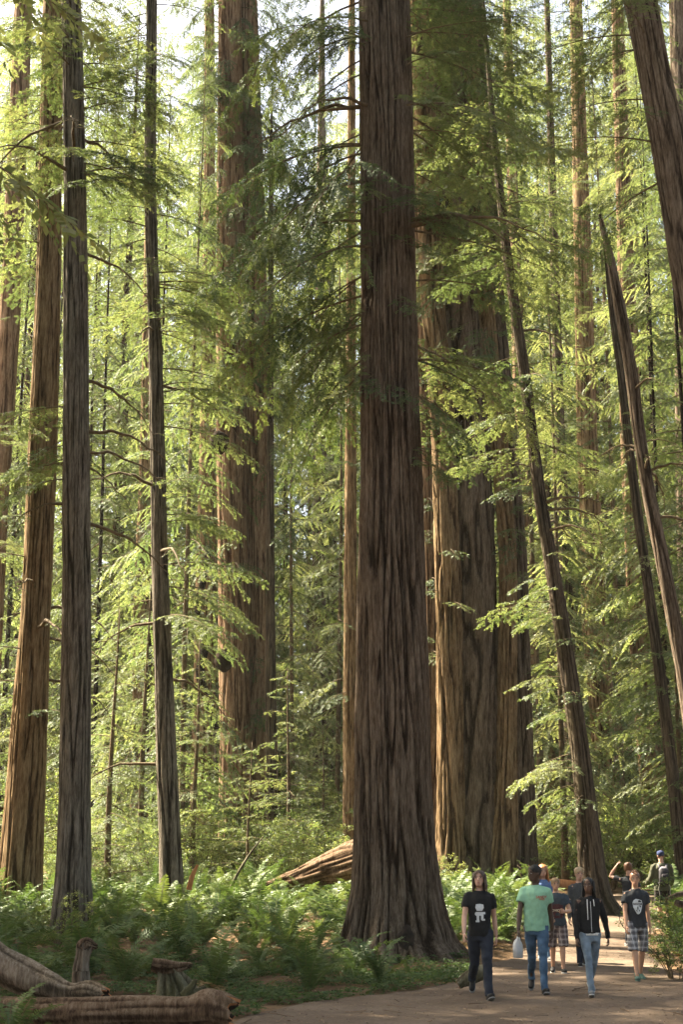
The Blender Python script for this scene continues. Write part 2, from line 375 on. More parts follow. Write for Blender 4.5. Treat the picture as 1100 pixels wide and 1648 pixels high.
BR = {}
def branch_set(kind, mats, lens, seeds, **kw):
    BR[kind] = []
    for L in lens:
        for s in range(seeds):
            gg = branch_geo(hash((L * 10 // 1, s)) % 9973 + len(kind) * 131, L, **kw)
            BR[kind].append((L, gg.mesh('branch', mats, [0], True)))
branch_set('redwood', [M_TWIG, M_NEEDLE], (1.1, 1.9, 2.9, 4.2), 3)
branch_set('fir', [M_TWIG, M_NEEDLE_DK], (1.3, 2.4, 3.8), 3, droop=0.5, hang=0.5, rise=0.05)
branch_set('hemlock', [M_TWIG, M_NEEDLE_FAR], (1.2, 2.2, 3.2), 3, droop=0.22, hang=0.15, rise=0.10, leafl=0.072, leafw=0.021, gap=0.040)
def bare_geo(seed, L):
    rng = np.random.default_rng(seed); g = Geo(); t = np.linspace(0, 1, 12)
    P = np.stack([L * t ** 0.9, rng.normal(0, .035 * L, 12).cumsum() * .5 * t, .08 * L * t - .55 * L * t ** 2.2 + rng.normal(0, .012 * L, 12)], 1)
    tube(g, P, 0.030 * (1.05 - t) * L ** .5, 5, 0, False, (0, 0, 1))
    for q in range(7):
        k = rng.integers(3, 11); D = unit(np.array([rng.uniform(.2, 1), rng.choice([-1, 1]) * rng.uniform(.4, 1), rng.normal(-.2, .3)])); l = rng.uniform(.2, .45) * L * .5
        s = np.linspace(0, 1, 5)[:, None]; B = P[k] + D * l * s - np.array([0, 0, .4]) * l * s ** 2 + rng.normal(0, .02, (5, 3)) * s
        tube(g, B, 0.011 * (1.1 - s[:, 0]), 4, 0, False, (0, 0, 1))
        if rng.random() < 0.6: spray(g, rng, B[2:], .07, .02, .05, .5)
    return g
BR['bare'] = [(L, bare_geo(s + int(L * 7), L).mesh('dead_branch', [M_TWIG, M_NEEDLE], [0], True)) for L in (1.6, 2.8) for s in range(3)]

def put_branch(parent, loc, az, pitch, L, kind, roll=0.0, name=None):
    c = [b for b in BR[kind]]; best = min(abs(b[0] / L - 1) + (0.0) for b in c)
    pick = random.choice([b for b in c if abs(b[0] / L - 1) <= best + 0.02])
    o = link(name or ('dead_branch' if kind == 'bare' else 'branch'), pick[1], parent, loc)
    o.rotation_mode = 'XYZ'
    M = Matrix.Rotation(az, 3, 'Z') @ Matrix.Rotation(-pitch, 3, 'Y') @ Matrix.Rotation(roll, 3, 'X')
    o.rotation_euler = M.to_euler('XYZ'); o.scale = (L / pick[0],) * 3
    return o

# ------------------------------------------------------------------ trunks
class Trunk:
    def at(s, z):
        return np.array([np.interp(z, s.c[:, 2], s.c[:, k]) for k in (0, 1)] + [z]), float(np.interp(z, s.c[:, 2], s.r))

def trunk_surface(C, Rr, nu, nv, furrows, depth, seed, lobes=0.0, lobe_h=3.0, twist=0.0, buttress=7):
    """bark surface round a centre line; returns geometry and the ridge value of each vertex"""
    nu, nv = int(nu * .82), int(nv * .68)
    Z = C[:, 2]; t = np.linspace(0, 1, nv) ** 1.35
    zz = Z[0] + (Z[-1] - Z[0]) * t
    cx, cy_, rr = (np.interp(zz, Z, q) for q in (C[:, 0], C[:, 1], Rr))
    th = np.linspace(0, 2 * np.pi, nu, endpoint=False)
    TH, ZZ = np.meshgrid(th, zz); hz = ZZ - Z[0]; o = seed * 3.17
    tw = TH + twist * ZZ + 0.12 * noise(1.3 * np.cos(TH) + o, 1.3 * np.sin(TH), ZZ * 0.13) + 0.035 * noise(4 * np.cos(TH), 4 * np.sin(TH) + o, ZZ * 0.6)
    k = furrows / 5.2
    a = np.abs(noise(k * np.cos(tw) + o, k * np.sin(tw), ZZ * 0.28 + o)); b = np.abs(noise(k * 2.3 * np.cos(tw), k * 2.3 * np.sin(tw) + o, ZZ * 0.55))
    c = noise(k * 5 * np.cos(tw) + o, k * 5 * np.sin(tw), ZZ * 1.3) + 0.8 * noise(k * 3 * np.cos(tw), k * 3 * np.sin(tw) + o, ZZ * 3.1)
    ridge = 0.74 * sstep(0.02, 0.17, a) + 0.20 * sstep(0, 0.22, b) + 0.12 * c
    lob = lobes * np.exp(-hz / lobe_h) * (0.5 + 0.5 * np.cos(buttress * TH + 2.2 * noise(np.cos(TH) + o, np.sin(TH), 0.3)) + 0.8 * noise(1.8 * np.cos(TH), 1.8 * np.sin(TH), o))
    lump = 0.05 * noise(1.2 * np.cos(TH) + o, 1.2 * np.sin(TH), ZZ * 0.35)
    RR = rr[:, None] * (1 + lob + lump) + depth * np.minimum(1, rr / (rr.max() * .35 + 1e-6))[:, None] * (ridge - 0.75)
    v = np.stack([cx[:, None] + RR * np.cos(TH), cy_[:, None] + RR * np.sin(TH), ZZ], -1).reshape(-1, 3)
    i = np.arange(nv - 1)[:, None] * nu; j = np.arange(nu)[None]; kk = (j + 1) % nu
    f = np.stack([i + j, i + kk, i + nu + kk, i + nu + j], -1).reshape(-1, 4)
    return v, f, ridge.reshape(-1)

def trunk_mesh(name, parts, m):
    g = Geo(); rd = []
    for v, f, r in parts: g.add(v, f); rd.append(r)
    me = g.mesh(name, [m] if not isinstance(m, list) else m)
    a = me.attributes.new('ridge', 'FLOAT', 'POINT'); a.data.foreach_set('value', np.concatenate(rd).astype(np.float32))
    return me

def centre_from_rows(rows, D, height, flare=1.12, base_sink=0.25, lean_y=0.0):
    """rows of (row in the photograph, left edge, right edge) of a trunk standing at depth D"""
    P = []
    for py, l, r in rows:
        p = at((l + r) / 2, py, D); k = D / (math.cos(PITCH) - (824 - py) / FPX * math.sin(PITCH)); P.append([p.x, D, p.z, (r - l) / FPX * k / 2])
    P = np.array(sorted(P, key=lambda q: q[2]))
    d = (P[1] - P[0]) / (P[1][2] - P[0][2]); zb = gz(P[0][0], D) - base_sink
    if P[0][2] > zb + 0.1:
        b = P[0] + d * (zb - P[0][2]); b[3] = P[0][3] * flare; P = np.vstack([b, P])
    else: zb = P[0][2] - base_sink; P = np.vstack([np.append(P[0][:2], [zb, P[0][3] * 1.05]), P])
    top = P[-1].copy(); d = (P[-1] - P[-2]) / (P[-1][2] - P[-2][2])
    if height > top[2] + 1:
        for f in (0.35, 0.7, 1.0):
            q = top + d * (height - top[2]) * f * 0.9; q[2] = top[2] + (height - top[2]) * f; q[3] = top[3] * (1 - 0.85 * f ** 1.2); P = np.vstack([P, q])
    return P

def big_tree(name, label, rows, D, bark, height, furrows=26, depth=0.05, nu=96, nv=220, seed=1, lobes=0.0, lobe_h=2.5, group=None, twist=0.0, flare=1.12, cat='tree', buttress=7):
    P = centre_from_rows(rows, D, height, flare)
    S = np.column_stack([np.interp(np.linspace(P[0, 2], P[-1, 2], 120), P[:, 2], P[:, k]) for k in range(4)])
    base = Vector((S[0, 0], D, gz(S[0, 0], D)))
    S[:, 0] -= base.x; S[:, 1] -= base.y; S[:, 2] -= base.z
    root = thing(name, label, cat, base, group=group)
    me = trunk_mesh('trunk', [trunk_surface(S[:, :3], S[:, 3], nu, nv, furrows, depth, seed, lobes, lobe_h, twist, buttress)], bark)
    link('trunk', me, root)
    t = Trunk(); t.c = S[:, :3]; t.r = S[:, 3]; t.root = root; t.base = base; t.D = D
    return t

def photo_z(t, py): return at(0, py, t.D).z - t.base.z
def branches(t, n, y0, y1, kind='redwood', L=(1.5, 3.0), az=None, pitch=(-0.35, 0.1), spread=1.2, roll=0.3):
    """n branches on trunk t between two rows of the photograph, most of them heading az (None: all round)"""
    z0, z1 = photo_z(t, y0), photo_z(t, y1)
    for _ in range(n):
        z = random.uniform(z0, z1); c, r = t.at(z)
        a = random.uniform(0, 6.283) if az is None else az + random.uniform(-spread, spread)
        put_branch(t.root, (c[0] + math.cos(a) * r * 0.93, c[1] + math.sin(a) * r * 0.93, z), a, random.uniform(*pitch), random.uniform(*L), kind, random.uniform(-roll, roll))
# ------------------------------------------------------------------ the big trees
PI = math.pi
T = {}
T['main'] = big_tree('redwood_tree', 'massive dark redwood with flared base at the edge of the path, largest trunk', [
    (1541, 536, 745), (1522, 546, 731), (1503, 553, 722), (1470, 560, 714), (1436, 566, 709), (1362, 570, 701), (1250, 573, 693), (1100, 575, 690), (1000, 576, 686),
    (800, 582, 680), (600, 582, 672), (400, 583, 668), (200, 581, 663), (0, 579, 658)], 29.5, M_BARK, 58, furrows=33, depth=0.115, nu=300, nv=560, seed=2, lobes=0.17, lobe_h=0.8, twist=0.012)
T['grey'] = big_tree('redwood_tree', 'straight dark grey trunk rising from the ferns, second from the photo edge', [
    (1490, 80, 150), (1400, 90, 146), (1300, 95, 145), (1000, 100, 146), (600, 102, 142), (300, 103, 138), (0, 99, 130)], 33, M_BARK_GREY, 50, 15, 0.045, 150, 340, 5, lobes=0.08, lobe_h=.5)
T['brown'] = big_tree('redwood_tree', 'broad brown redwood at the photo edge behind the dark grey trunk', [
    (1440, -4, 66), (1200, 15, 75), (1000, 33, 80), (700, 47, 92), (400, 60, 98), (100, 67, 100), (0, 70, 102)], 40, M_BARK_TAN, 55, 19, 0.055, 140, 300, 9, lobes=0.05)
T['slim'] = big_tree('redwood_tree', 'slim grey-brown trunk between the grey trunk and the twin brown redwood', [
    (1440, 257, 297), (1350, 256, 291), (1200, 251, 283), (900, 244, 270), (600, 240, 262), (300, 232, 250), (0, 236, 252)], 41, M_BARK_GREY, 48, 11, 0.04, 90, 260, 12)
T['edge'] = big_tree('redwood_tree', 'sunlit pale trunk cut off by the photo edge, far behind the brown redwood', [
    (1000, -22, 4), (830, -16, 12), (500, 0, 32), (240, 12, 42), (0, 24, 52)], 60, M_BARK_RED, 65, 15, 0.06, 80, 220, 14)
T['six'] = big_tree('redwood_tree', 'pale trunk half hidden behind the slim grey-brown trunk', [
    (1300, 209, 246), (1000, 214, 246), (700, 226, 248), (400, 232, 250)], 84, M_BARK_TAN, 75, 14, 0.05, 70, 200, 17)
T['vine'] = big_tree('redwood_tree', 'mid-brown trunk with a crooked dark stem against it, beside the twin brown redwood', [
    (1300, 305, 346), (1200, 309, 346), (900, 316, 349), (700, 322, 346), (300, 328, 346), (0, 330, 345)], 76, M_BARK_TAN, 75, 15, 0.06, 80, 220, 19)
T['mid'] = big_tree('redwood_tree', 'pale trunk close behind the massive dark redwood, showing on its near side only', [
    (1380, 552, 576), (1100, 553, 575), (820, 555, 574), (500, 558, 573)], 56, M_BARK_TAN, 62, 12, 0.04, 70, 200, 23)
T['lean'] = big_tree('redwood_tree', 'dark slender trunk leaning over the path, thick at its base behind the walkers', [
    (1480, 925, 1015), (1440, 930, 985), (1400, 932, 976), (1300, 928, 961), (1200, 919, 948), (1000, 891, 917), (800, 860, 880), (600, 836, 854), (400, 808, 823), (200, 789, 799), (60, 780, 786)], 41, M_BARK_DARK, 32, 10, 0.035, 90, 300, 27, lobes=0.05)
T['snag'] = big_tree('snag', 'bare leaning snag with a broken tapering tip above the path', [
    (1300, 1118, 1142), (1080, 1089, 1113), (1000, 1074, 1097), (900, 1056, 1078), (800, 1036, 1057), (700, 1020, 1040), (600, 1007, 1027), (500, 991, 1009), (420, 978, 991), (345, 964, 969)], 36, M_BARK, 5, 9, 0.03, 70, 260, 31, cat='dead tree')
T['snag2'] = big_tree('snag', 'thinner dark leaning trunk beside the broken-tipped snag', [
    (1330, 1082, 1104), (1250, 1074, 1094), (1050, 1050, 1068), (950, 1037, 1053), (850, 1023, 1038), (700, 1004, 1018), (600, 994, 1006), (500, 981, 992), (380, 971, 979)], 46, M_BARK_DARK, 5, 8, 0.03, 60, 240, 33, cat='dead tree')
T['top'] = big_tree('redwood_tree', 'thick reddish trunk leaning in from the upper photo corner', [
    (420, 1079, 1141), (380, 1073, 1132), (250, 1053, 1112), (100, 1026, 1076), (0, 1006, 1058), (-200, 950, 1000)], 29, M_BARK, 30, 14, 0.05, 110, 300, 36)
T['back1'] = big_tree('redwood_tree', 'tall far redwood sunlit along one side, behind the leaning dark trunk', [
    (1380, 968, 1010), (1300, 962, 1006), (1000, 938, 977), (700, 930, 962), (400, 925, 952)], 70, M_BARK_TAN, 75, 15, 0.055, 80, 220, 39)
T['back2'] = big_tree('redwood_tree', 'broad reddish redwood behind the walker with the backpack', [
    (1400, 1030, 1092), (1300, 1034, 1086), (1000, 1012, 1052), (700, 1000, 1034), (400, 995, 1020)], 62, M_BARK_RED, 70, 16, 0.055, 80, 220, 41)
T['back3'] = big_tree('redwood_tree', 'thin brown trunk seen just behind the leaning dark trunk', [
    (1400, 916, 938), (1000, 903, 925), (700, 893, 910), (300, 884, 896)], 63, M_BARK, 60, 10, 0.04, 60, 200, 43)
T['edge2'] = big_tree('redwood_tree', 'shaded trunk at the photo edge above the snags', [
    (900, 1092, 1130), (500, 1086, 1120), (100, 1080, 1112), (0, 1078, 1110)], 62, M_BARK, 66, 12, 0.04, 60, 200, 45)
T['back4'] = big_tree('redwood_tree', 'reddish trunk in shade behind the twin sunlit redwood', [
    (1400, 858, 884), (1200, 852, 876), (800, 832, 852), (400, 820, 838)], 74, M_BARK_RED, 70, 11, 0.04, 60, 200, 47)
T['back5'] = big_tree('redwood_tree', 'far slender trunk in the bright gap beside the massive dark redwood', [
    (1350, 500, 530), (1000, 502, 526), (600, 506, 526)], 100, M_BARK, 80, 11, 0.04, 50, 180, 49)
T['thin'] = big_tree('redwood_tree', 'thin dark stem hugging the shaded side of the twin brown redwood', [
    (1340, 428, 446), (1100, 427, 444), (900, 428, 442), (600, 430, 440), (300, 433, 440)], 64, M_BARK_DARK, 40, 8, 0.03, 50, 200, 51)

def twin(name, label, stems, D, bark, height, seeds, **kw):
    """one tree of several fused stems, each stem a part"""
    root = None; out = []
    for k, rows in enumerate(stems):
        P = centre_from_rows(rows, D + kw.get('dy', (0, 0.8, 0.4))[k], height, 1.1)
        S = np.column_stack([np.interp(np.linspace(P[0, 2], P[-1, 2], 120), P[:, 2], P[:, q]) for q in range(4)])
        if root is None:
            base = Vector((S[0, 0], D, gz(S[0, 0], D))); root = thing(name, label, 'tree', base)
        S[:, 0] -= base.x; S[:, 1] -= base.y; S[:, 2] -= base.z
        link('trunk', trunk_mesh('trunk', [trunk_surface(S[:, :3], S[:, 3], kw.get('nu', 170), kw.get('nv', 330), kw.get('furrows', 21), kw.get('depth', 0.15), seeds + k, 0.06, 2.0, 0.02 * (-1) ** k)], bark[k]), root)
        t = Trunk(); t.c = S[:, :3]; t.r = S[:, 3]; t.root = root; t.base = base; t.D = D; out.append(t)
    return out
TW = twin('redwood_tree', 'huge furrowed redwood of fused stems streaked by the sun, behind the path ferns', [
    [(1410, 700, 752), (1300, 705, 748), (1000, 704, 744), (700, 696, 734), (500, 680, 716), (300, 672, 706), (0, 660, 694)],
    [(1410, 730, 812), (1300, 732, 806), (1000, 732, 802), (700, 722, 787), (500, 706, 774), (300, 698, 762), (0, 686, 744)],
    [(1410, 778, 836), (1300, 792, 834), (1200, 800, 832), (900, 806, 832), (700, 790, 816), (550, 774, 800), (300, 758, 782), (0, 742, 766)],
    [(1410, 806, 866), (1300, 816, 862), (1200, 822, 858), (900, 822, 848), (700, 804, 832), (550, 788, 817), (300, 772, 798), (0, 756, 780)]], 48, [M_BARK_TAN, M_BARK, M_BARK_TAN, M_BARK], 66, 61, dy=(0, 0.45, 0.1, 0.5), furrows=13, depth=0.15, nu=104)  # sun streaks put into bark colour: tan for lit stems, darker for shaded ones
TW2 = twin('redwood_tree', 'twin brown redwood with a sunlit stem and a shaded stem, in the middle distance', [
    [(1330, 352, 404), (1200, 354, 404), (1000, 352, 400), (800, 350, 396), (600, 348, 394), (300, 350, 392), (0, 352, 388)],
    [(1330, 392, 446), (1200, 394, 446), (900, 392, 440), (600, 386, 434), (300, 382, 424), (0, 380, 414)]], 65, [M_BARK_RED, M_BARK_RED], 74, 71, nu=110, nv=240, furrows=18, depth=0.10)
SIDE = big_tree('redwood_tree', 'brown redwood stem squeezed between the massive trunk and the huge streaked one', [
    (1410, 682, 716), (1200, 680, 714), (900, 676, 708), (600, 668, 700), (300, 660, 690)], 52, M_BARK_RED, 60, 14, 0.06, 90, 240, 81)

c, r = T['main'].at(0.30)
g = Geo(); ellipsoid(g, (0, 0, 0), (.17, .10, .30), 20, 12); v = np.concatenate(g.v); v *= (1 + .35 * noise(v[:, 0] * 9, v[:, 1] * 9, v[:, 2] * 6))[:, None]; g.v = [v]
link('burn_scar', g.mesh('burn_scar', [M_HOLLOW]), T['main'].root, (c[0] + .16, c[1] - r * 1.04, .26))
# crooked dark stem against the mid-brown trunk, burl on the twin redwood
def crooked(name, label, cat, pts, D, r, m, parent=None):
    P = np.array([list(at(px, py, D)) for px, py in pts]); P = spline(P, 40); g = Geo()
    k = np.array(P[0]); tube(g, P - k, np.linspace(r, r * .5, 40) * (1 + .15 * noise(np.arange(40) * .3, 0, 0)), 9, 0)
    o = link(name, g.mesh(name, [m]), parent, tuple(k)); return tag(o, label, cat) if label else o
crooked('crooked_stem', 'crooked dark dead stem curving up against the mid-brown trunk', 'dead tree', [(352, 1260), (350, 1180), (335, 1130), (322, 1085), (330, 1030), (318, 990), (326, 940), (336, 880)], 73.5, 0.30, M_BARK_DARK)
for px, py, rr in ((361, 1062, 0.42), (352, 712, 0.45)):
    p = at(px, py, 63.2) - TW2[0].base; g = Geo(); ellipsoid(g, (0, 0, 0), (rr, rr * .8, rr * 1.3), 14, 10)
    v = np.concatenate(g.v); v *= (1 + 0.25 * noise(v[:, 0] * 3, v[:, 1] * 3, v[:, 2] * 3 + px))[:, None]; g.v = [v]
    link('burl', g.mesh('burl', [M_BARK]), TW2[0].root, tuple(p))

# ------------------------------------------------------------------ branches on the big trees
random.seed(11)
m = T['main']
branches(m, 17, 325, 410, 'redwood', (1.0, 2.0), -PI / 2, (-0.5, 0.0), 1.5)
branches(m, 20, 490, 690, 'redwood', (0.9, 1.8), -PI / 2, (-0.7, -0.1), 1.6)
branches(m, 8, 700, 760, 'redwood', (0.8, 1.3), -0.3, (-0.6, -0.1), 0.7)
branches(m, 30, -60, 640, 'fir', (2.2, 4.4), PI, (-0.55, 0.05), 0.9)
branches(m, 22, -60, 620, 'redwood', (2.2, 4.4), 0.0, (-0.5, 0.1), 0.9)
branches(m, 2, 360, 385, 'bare', (2.8, 3.6), -0.3, (-0.1, 0.1), 0.3)
branches(m, 3, 150, 620, 'bare', (2.0, 3.0), PI + .3, (-0.3, 0.1), 0.5)
branches(T['grey'], 26, -40, 330, 'redwood', (1.4, 3.0), None, (-0.4, 0.1))
branches(T['grey'], 10, 100, 300, 'redwood', (1.6, 3.0), 0.0, (-0.4, 0.1), 0.8)
branches(T['grey'], 7, 520, 800, 'redwood', (1.4, 2.8), PI, (-0.4, 0.1), 0.9)
branches(T['grey'], 10, 160, 1000, 'bare', (1.6, 3.0), None, (-0.3, 0.2))
branches(T['brown'], 26, -40, 420, 'redwood', (1.8, 3.4), None, (-0.4, 0.1))
branches(T['brown'], 10, 640, 1150, 'redwood', (1.6, 3.0), -PI / 2, (-0.4, 0.1), 1.5)
branches(T['brown'], 6, 700, 1100, 'bare', (2.0, 3.4), -0.8, (-0.3, 0.2))
branches(T['slim'], 34, -40, 520, 'redwood', (1.6, 3.4), None, (-0.4, 0.1))
branches(T['slim'], 16, 420, 720, 'redwood', (2.0, 3.6), -0.2, (-0.3, 0.15), 0.9)
branches(T['slim'], 12, 760, 1000, 'redwood', (1.6, 3.0), -0.2, (-0.3, 0.1), 0.8)
branches(T['slim'], 8, 500, 1250, 'bare', (1.6, 3.0), None, (-0.3, 0.2))
branches(T['vine'], 16, -40, 900, 'hemlock', (2.0, 3.6), None, (-0.4, 0.1))
branches(T['six'], 14, 200, 900, 'hemlock', (2.0, 3.6), None, (-0.4, 0.1))
branches(T['edge'], 30, 0, 900, 'hemlock', (2.0, 3.6), None, (-0.4, 0.1))
for s in TW2:
    branches(s, 90, -60, 640, 'fir', (1.6, 3.6), -1.2, (-0.6, 0.0), 2.2)
    branches(s, 8, 640, 1200, 'fir', (1.2, 2.2), -0.8, (-0.5, 0.0))
branches(T['thin'], 34, 150, 1330, 'fir', (1.4, 3.2), 0.2, (-0.6, 0.0), 1.3)
for s, lo in zip(TW, (470, 500, 540, 600)): branches(s, 21, -60, lo, 'redwood', (2.2, 4.2), None, (-0.45, 0.1)); branches(s, 11, 60, lo, 'redwood', (1.6, 3.2), -PI / 2, (-0.6, -0.1), 1.0)
branches(TW[0], 8, 600, 1000, 'redwood', (1.0, 2.0), -PI / 2, (-0.4, 0.0), 1.0)
branches(TW[3], 10, 640, 1250, 'redwood', (1.0, 2.4), -1.0, (-0.4, 0.0), 1.0)
branches(SIDE, 10, 500, 1150, 'redwood', (1.2, 2.2), -1.2, (-0.4, 0.0), 0.8)
branches(T['lean'], 30, 120, 760, 'redwood', (1.5, 3.2), None, (-0.3, 0.15))
branches(T['lean'], 26, 760, 1340, 'redwood', (0.9, 2.2), PI + 0.4, (-0.3, 0.1), 1.5)
branches(T['lean'], 6, 300, 1100, 'bare', (1.4, 2.6), None, (-0.2, 0.2))
branches(T['snag'], 8, 480, 1000, 'bare', (1.0, 2.0), None, (-0.1, 0.4))
branches(T['snag2'], 22, 560, 1250, 'redwood', (1.0, 2.2), None, (-0.3, 0.1))
branches(T['top'], 16, -150, 330, 'redwood', (1.4, 3.0), PI, (-0.4, 0.1), 1.3)
branches(T['mid'], 14, 500, 1150, 'redwood', (1.2, 2.4), None, (-0.4, 0.1))
for k in ('back1', 'back2', 'back3', 'back4', 'edge2', 'back5'):
    branches(T[k], 20, 0, 1000, 'hemlock', (2.0, 3.8), None, (-0.4, 0.1))

# ------------------------------------------------------------------ smaller trees standing between the big ones
def young_tree(px, D, h, zlo, n, L, kind, label, group=None, lean=0.0, cat='tree', name='young_tree', side=None):
    x = (px - 550) / FPX * D; b = Vector((x, D, gz(x, D)))
    root = thing(name, label, cat, b, group=group)
    t = np.linspace(0, 1, 14); g = Geo()
    P = np.stack([lean * h * t + 0.05 * np.sin(t * 5 + px), 0.05 * np.cos(t * 4 + px), -0.2 + (h + .2) * t], 1)
    tube(g, P, 0.012 * h * (1.03 - t) + 0.012, 8, 0)
    link('trunk', g.mesh('trunk', [M_TWIG]), root)
    for q in range(n):
        f = (q + random.random()) / n; z = zlo + (h - zlo) * f; c = [np.interp(z, P[:, 2], P[:, k]) for k in (0, 1)]
        l = L * (1 - 0.75 * ((z - zlo) / (h - zlo)) ** 1.3) * random.uniform(0.65, 1.15)
        a = q * 2.4 + random.uniform(-.5, .5)
        if side is not None and random.random() < .6: a = side + random.uniform(-1, 1)
        put_branch(root, (c[0], c[1], z), a, random.uniform(-0.3, 0.2), max(0.8, l), kind, random.uniform(-.25, .25))
    return root
YT = [  # photo column, depth, height, lowest branch, branches, length, kind, label
    (185, 47, 9.5, 0.8, 44, 2.6, 'hemlock', 'layered young hemlock glowing in the sun behind the grey trunk'),
    (318, 52, 9.0, 0.8, 44, 2.7, 'hemlock', 'layered young hemlock in full sun before the mid-brown trunk'),
    (235, 55, 11.5, 1.0, 46, 2.9, 'hemlock', 'taller young hemlock in the sun behind the slim trunk'),
    (405, 50, 5.2, 0.4, 34, 2.0, 'hemlock', 'low bushy conifer at the foot of the twin brown redwood'),
    (30, 50, 10, 0.8, 40, 2.6, 'redwood', 'young redwood behind the broad brown trunk at the photo edge'),
    (465, 62, 9, 0.5, 40, 2.6, 'hemlock', 'sunny young conifer to one side of the twin brown redwood'),
    (520, 70, 7, 0.5, 40, 2.4, 'hemlock', 'bright young conifer beyond the fallen trunk'),
    (865, 57, 12, 0.8, 46, 2.8, 'hemlock', 'young conifer in the gap between the streaked redwood and the leaning trunk'),
    (1000, 58, 5.5, 0.5, 36, 2.0, 'hemlock', 'young conifer standing past the bend of the path'),
    (1090, 47, 10, 0.8, 44, 2.8, 'redwood', 'young redwood at the photo edge behind the backpack'),
    (890, 66, 24, 2, 60, 3.6, 'hemlock', 'tall thin conifer in the light behind the leaning trunk'),
]
for px, D, h, zl, n, L, kd, lb in YT: young_tree(px, D, h, zl, n, L, kd, lb)
# ------------------------------------------------------------------ leafy trees behind: each a trunk and a whole crown
def crown_geo(seed, h, zlo, L, n, leaf, lat_gap, top=0.72, np_=5):
    rng = np.random.default_rng(seed); g = Geo()
    protos = [branch_geo(seed * 31 + k, 1.0 * L, 0.08, 0.34, 0.3, lat_gap=lat_gap, leafl=leaf, leafw=leaf * 0.38, gap=leaf * 0.40, two=False, width=0.42, wood=0.010) for k in range(np_)]
    for q in range(n):
        f = (q + rng.random()) / n; z = zlo + (h - zlo) * f
        s = (1 - top * f ** 1.4) * rng.uniform(0.55, 1.15)
        M = Matrix.Translation((0, 0, z)) @ Matrix.Rotation(q * 2.4 + rng.uniform(-.6, .6), 4, 'Z') @ Matrix.Rotation(rng.uniform(-.15, .45), 4, 'Y') @ Matrix.Scale(s, 4)
        g.merge(protos[rng.integers(np_)], M, dt=rng.normal(0, .14))
    return g
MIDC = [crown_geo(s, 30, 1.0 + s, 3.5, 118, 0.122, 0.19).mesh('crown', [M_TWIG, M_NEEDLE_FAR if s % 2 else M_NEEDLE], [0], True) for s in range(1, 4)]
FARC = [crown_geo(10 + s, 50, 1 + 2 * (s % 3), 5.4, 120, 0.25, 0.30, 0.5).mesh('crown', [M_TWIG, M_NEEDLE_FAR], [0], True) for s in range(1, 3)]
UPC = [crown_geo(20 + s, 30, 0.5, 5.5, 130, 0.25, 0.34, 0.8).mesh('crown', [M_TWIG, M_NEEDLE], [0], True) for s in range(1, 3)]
def plain_trunk(seed, h, r, m):
    g = Geo(); t = np.linspace(0, 1, 18); tube(g, np.stack([0.12 * np.sin(t * 5 + seed), 0.1 * np.cos(t * 4 + seed), -0.4 + (h + .4) * t], 1), r * (1.04 - t) * (1 + .5 * np.exp(-t * 18)), 14, 0)
    return g.mesh('trunk', [m])
MTR = [plain_trunk(s, 30, 0.12, (M_BARK_DARK, M_BARK, M_TWIG)[s % 3]) for s in range(3)]
FTR = [plain_trunk(s, 50, 0.36, (M_BARK_TAN, M_BARK_RED)[s % 2]) for s in range(4)]
random.seed(21)
MID = [(185, 54, 13), (300, 60, 40), (130, 82, 52), (70, 90, 58), (10, 86, 56), (-40, 84, 54), (470, 76, 36), (545, 84, 46), (600, 88, 54), (430, 96, 60), (500, 104, 66), (560, 98, 62), (735, 64, 48), (800, 70, 50), (862, 60, 40), (905, 52, 30),
       (925, 82, 54), (1045, 80, 52), (1075, 60, 40), (1080, 52, 34), (1130, 48, 34), (1060, 66, 46), (240, 70, 46), (225, 90, 58), (380, 88, 30), (660, 84, 56), (900, 78, 52), (1000, 76, 52), (150, 78, 50)]
OCC = []
for px, D, h in MID:
    x = (px - 550) / FPX * D; OCC.append((x, D)); s = h / 30 * random.uniform(.95, 1.08); w = min(s, 1.0 + (s - 1) * .45)
    root = thing('leafy_tree', 'slender leafy tree among the big trunks, green from the ground up', 'tree', (x, D, gz(x, D)), random.uniform(0, 6.28), 'slender leafy trees among the big trunks')
    link('trunk', random.choice(MTR), root, scale=(w, w, s)); link('crown', random.choice(MIDC), root, rot=(0, 0, random.uniform(0, 6.28)), scale=(w, w, s))
tries = 0; FAR = []
while len(FAR) < 104 and tries < 6000:
    tries += 1
    D = 84 + 90 * random.random(); px = random.uniform(-60, 1240); x = (px - 550) / FPX * D
    if any((x - a) ** 2 + (D - b) ** 2 < 5.5 ** 2 for a, b in FAR + OCC): continue
    if 440 < px < 560 and random.random() < 0.6: continue
    FAR.append((x, D))
for x, D in FAR:
    s = (0.675 * D + 3 - gz(x, D)) / 50 * random.uniform(0.75, 1.05) * (0.8 if 330 < 550 + x / D * FPX < 580 else 1.0)
    root = thing('forest_redwood', 'tall redwood standing far back in the sunlit forest', 'tree', (x, D, gz(x, D)), random.uniform(0, 6.28), 'far redwoods filling the background')
    link('trunk', random.choice(FTR), root, scale=(1.1, 1.1, s)); link('crown', random.choice(FARC), root, rot=(0, 0, random.uniform(0, 6.28)), scale=(1.25, 1.25, s))
